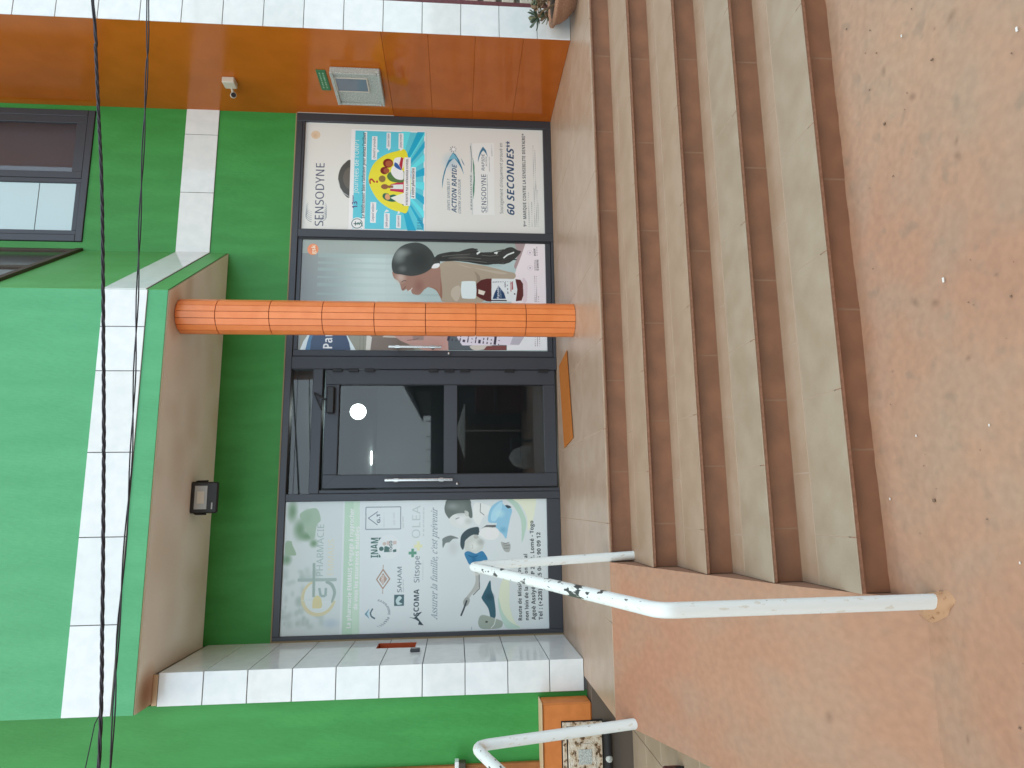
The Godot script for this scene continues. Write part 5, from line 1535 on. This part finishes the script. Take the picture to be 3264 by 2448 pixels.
# ------------------------------------------------------------------ small things lying about
func bits() -> void:
	var st := begin()
	for k in 90:
		var x := rng.randf_range(-2.4, 1.4)
		var z := rng.randf_range(3.5, 4.9)
		if x < -1.7 and z < 3.9:
			continue
		var r := rng.randf_range(0.0015, 0.004) if k % 15 else rng.randf_range(0.004, 0.007)
		add_box(st, Vector3(x, GROUND + 0.001 + 0.010 * lump.get_noise_2d(x, z), z), Vector3(r * rng.randf_range(1, 2.0), r, r * rng.randf_range(1, 2.0)), r * 0.3)
	var pb := put("pebbles", st.commit(), mat("pebble", s3(0.20, 0.13, 0.085), 0.9), self)
	stuff(pb)
	pb.set_meta("label", "small dark pebbles and crumbs scattered over the earth in front of the steps")
	pb.set_meta("category", "pebbles")
	var ps := begin()
	for q in [[-0.668, 3.898, 0.017], [-1.18, 4.004, 0.008], [-1.404, 3.49, 0.009], [-1.18, 3.676, 0.008], [-0.037, 4.32, 0.014], [-1.594, 4.048, 0.007], [0.3, 3.86, 0.01], [-0.45, 4.3, 0.012]]:
		add_box(ps, Vector3(q[0], GROUND + 0.005 + 0.010 * lump.get_noise_2d(q[0], q[1]), q[1]), Vector3(q[2], 0.002, q[2] * 0.45), 0.0)
	var pp := put("paper_scraps", ps.commit(), mat("scrap", s3(0.75, 0.72, 0.66), 0.8), self)
	stuff(pp)
	pp.set_meta("label", "tiny white paper scraps on the bare earth")
	pp.set_meta("category", "litter")

# ------------------------------------------------------------------ across the street: seen only in the reflections
func street() -> void:
	var bm := mat("far_wall", s3(0.045, 0.038, 0.03), 0.9)
	var w := thing("opposite_stalls", "row of dark closed stalls across the street, mirrored in the door glass", "stalls", Vector3(0, GROUND, 10.6))
	put("wall", box_mesh(Vector3(40, 2.28, 0.3), 0.0), bm, w, Vector3(0, 1.14, 0))
	for k in 14:
		put("rod", box_mesh(Vector3(0.018, rng.randf_range(0.08, 0.2), 0.018), 0.0), bm, w, Vector3(-3.5 + k * 0.35 + rng.randf_range(-0.1, 0.1), 2.33, 0))
	for k in 5:
		put("shutter", box_mesh(Vector3(1.4, 1.5, 0.05), 0.0), [mat("stall_brown", s3(0.07, 0.035, 0.02), 0.8), mat("stall_grey", s3(0.06, 0.062, 0.068), 0.8)][k % 2], w, Vector3(-3.6 + k * 1.7, 0.85, -0.18))
	var h := thing("opposite_house", "dark gabled house across the street, mirrored in the door glass", "house", Vector3(4.3, GROUND, 13.6))
	put("walls", box_mesh(Vector3(5.6, 2.75, 5), 0.0), mat("far_house", s3(0.06, 0.05, 0.035), 0.9), h, Vector3(0, 1.375, 0))
	var rf := begin()
	var e := [Vector3(-3.0, 2.75, -2.7), Vector3(3.0, 2.75, -2.7), Vector3(0, 4.4, -2.7), Vector3(-3.0, 2.75, 2.7), Vector3(3.0, 2.75, 2.7), Vector3(0, 4.4, 2.7)]
	face(rf, [e[0], e[1], e[2]], Vector3.FORWARD)
	face(rf, [e[3], e[4], e[5]], Vector3.BACK)
	face(rf, [e[0], e[2], e[5], e[3]], Vector3(-1, 2, 0).normalized())
	face(rf, [e[1], e[2], e[5], e[4]], Vector3(1, 2, 0).normalized())
	put("roof", rf.commit(), bm, h)
	var k := thing("kiosk", "dull red kiosk across the street, mirrored in the door glass", "kiosk", Vector3(1.05, GROUND, 9.6))
	put("body", box_mesh(Vector3(0.62, 1.15, 0.6), 0.02), mat("kiosk_red", s3(0.09, 0.014, 0.012), 0.7), k, Vector3(0, 0.62, 0))
	put("counter", box_mesh(Vector3(0.7, 0.05, 0.3), 0.01), bm, k, Vector3(0, 0.75, -0.4))
	var p := thing("parasol", "wide pale parasol across the street, mirrored in the door glass", "parasol", Vector3(0.25, GROUND, 9.2))
	put("canopy", lathe([[0.0, 1.66], [0.62, 1.47], [0.62, 1.45], [0.0, 1.6]], 10), mat("parasol_cloth", s3(0.62, 0.60, 0.54), 0.8), p)
	put("pole", tube(PackedVector3Array([Vector3(0, 0, 0), Vector3(0, 1.64, 0)]), 0.02, 8), M.steel, p)
	var bg := thing("white_sack", "small white sack on the street, mirrored in the lower door pane", "sack", Vector3(-0.48, GROUND, 7.6))
	put("sack", lathe([[0.0, 0.0], [0.2, 0.02], [0.24, 0.26], [0.17, 0.47], [0.05, 0.56], [0.0, 0.57]], 14, 0.05), M.parasol_cloth, bg)
	var st2 := thing("stool", "grey wooden stool on the street, mirrored in the lower door pane", "stool", Vector3(-0.2, GROUND, 8.4))
	put("seat", box_mesh(Vector3(0.36, 0.04, 0.36), 0.006), M.stall_grey, st2, Vector3(0, 0.45, 0))
	for q in [[-1, -1], [-1, 1], [1, -1], [1, 1]]:
		put("leg", box_mesh(Vector3(0.04, 0.43, 0.04), 0.004), M.stall_grey, st2, Vector3(q[0] * 0.14, 0.215, q[1] * 0.14))
	var t := thing("street_tree", "leafy tree across the street, mirrored in the upper window", "tree", Vector3(15.0, GROUND, 22))
	put("trunk", tube(PackedVector3Array([Vector3(0, 0, 0), Vector3(0.2, 3, 0.1), Vector3(0, 6, 0)]), 0.25, 10), bm, t)
	var lm := leaf_mesh()
	var gm := mat("tree_leaf", s3(0.05, 0.075, 0.03), 0.7)
	gm.cull_mode = BaseMaterial3D.CULL_DISABLED
	var mm := MultiMesh.new()
	mm.transform_format = MultiMesh.TRANSFORM_3D
	mm.mesh = lm
	mm.instance_count = 3500
	for i in mm.instance_count:
		var d := Vector3(rng.randfn(), rng.randfn() * 0.8, rng.randfn()) * 1.9
		mm.set_instance_transform(i, Transform3D(Basis.from_euler(Vector3(rng.randf() * TAU, rng.randf() * TAU, 0)).scaled(Vector3.ONE * rng.randf_range(0.3, 0.5)), Vector3(0, 9.0, 0) + d))
	var cr := MultiMeshInstance3D.new()
	cr.name = "crown"
	cr.multimesh = mm
	cr.material_override = gm
	stuff(cr)
	t.add_child(cr)
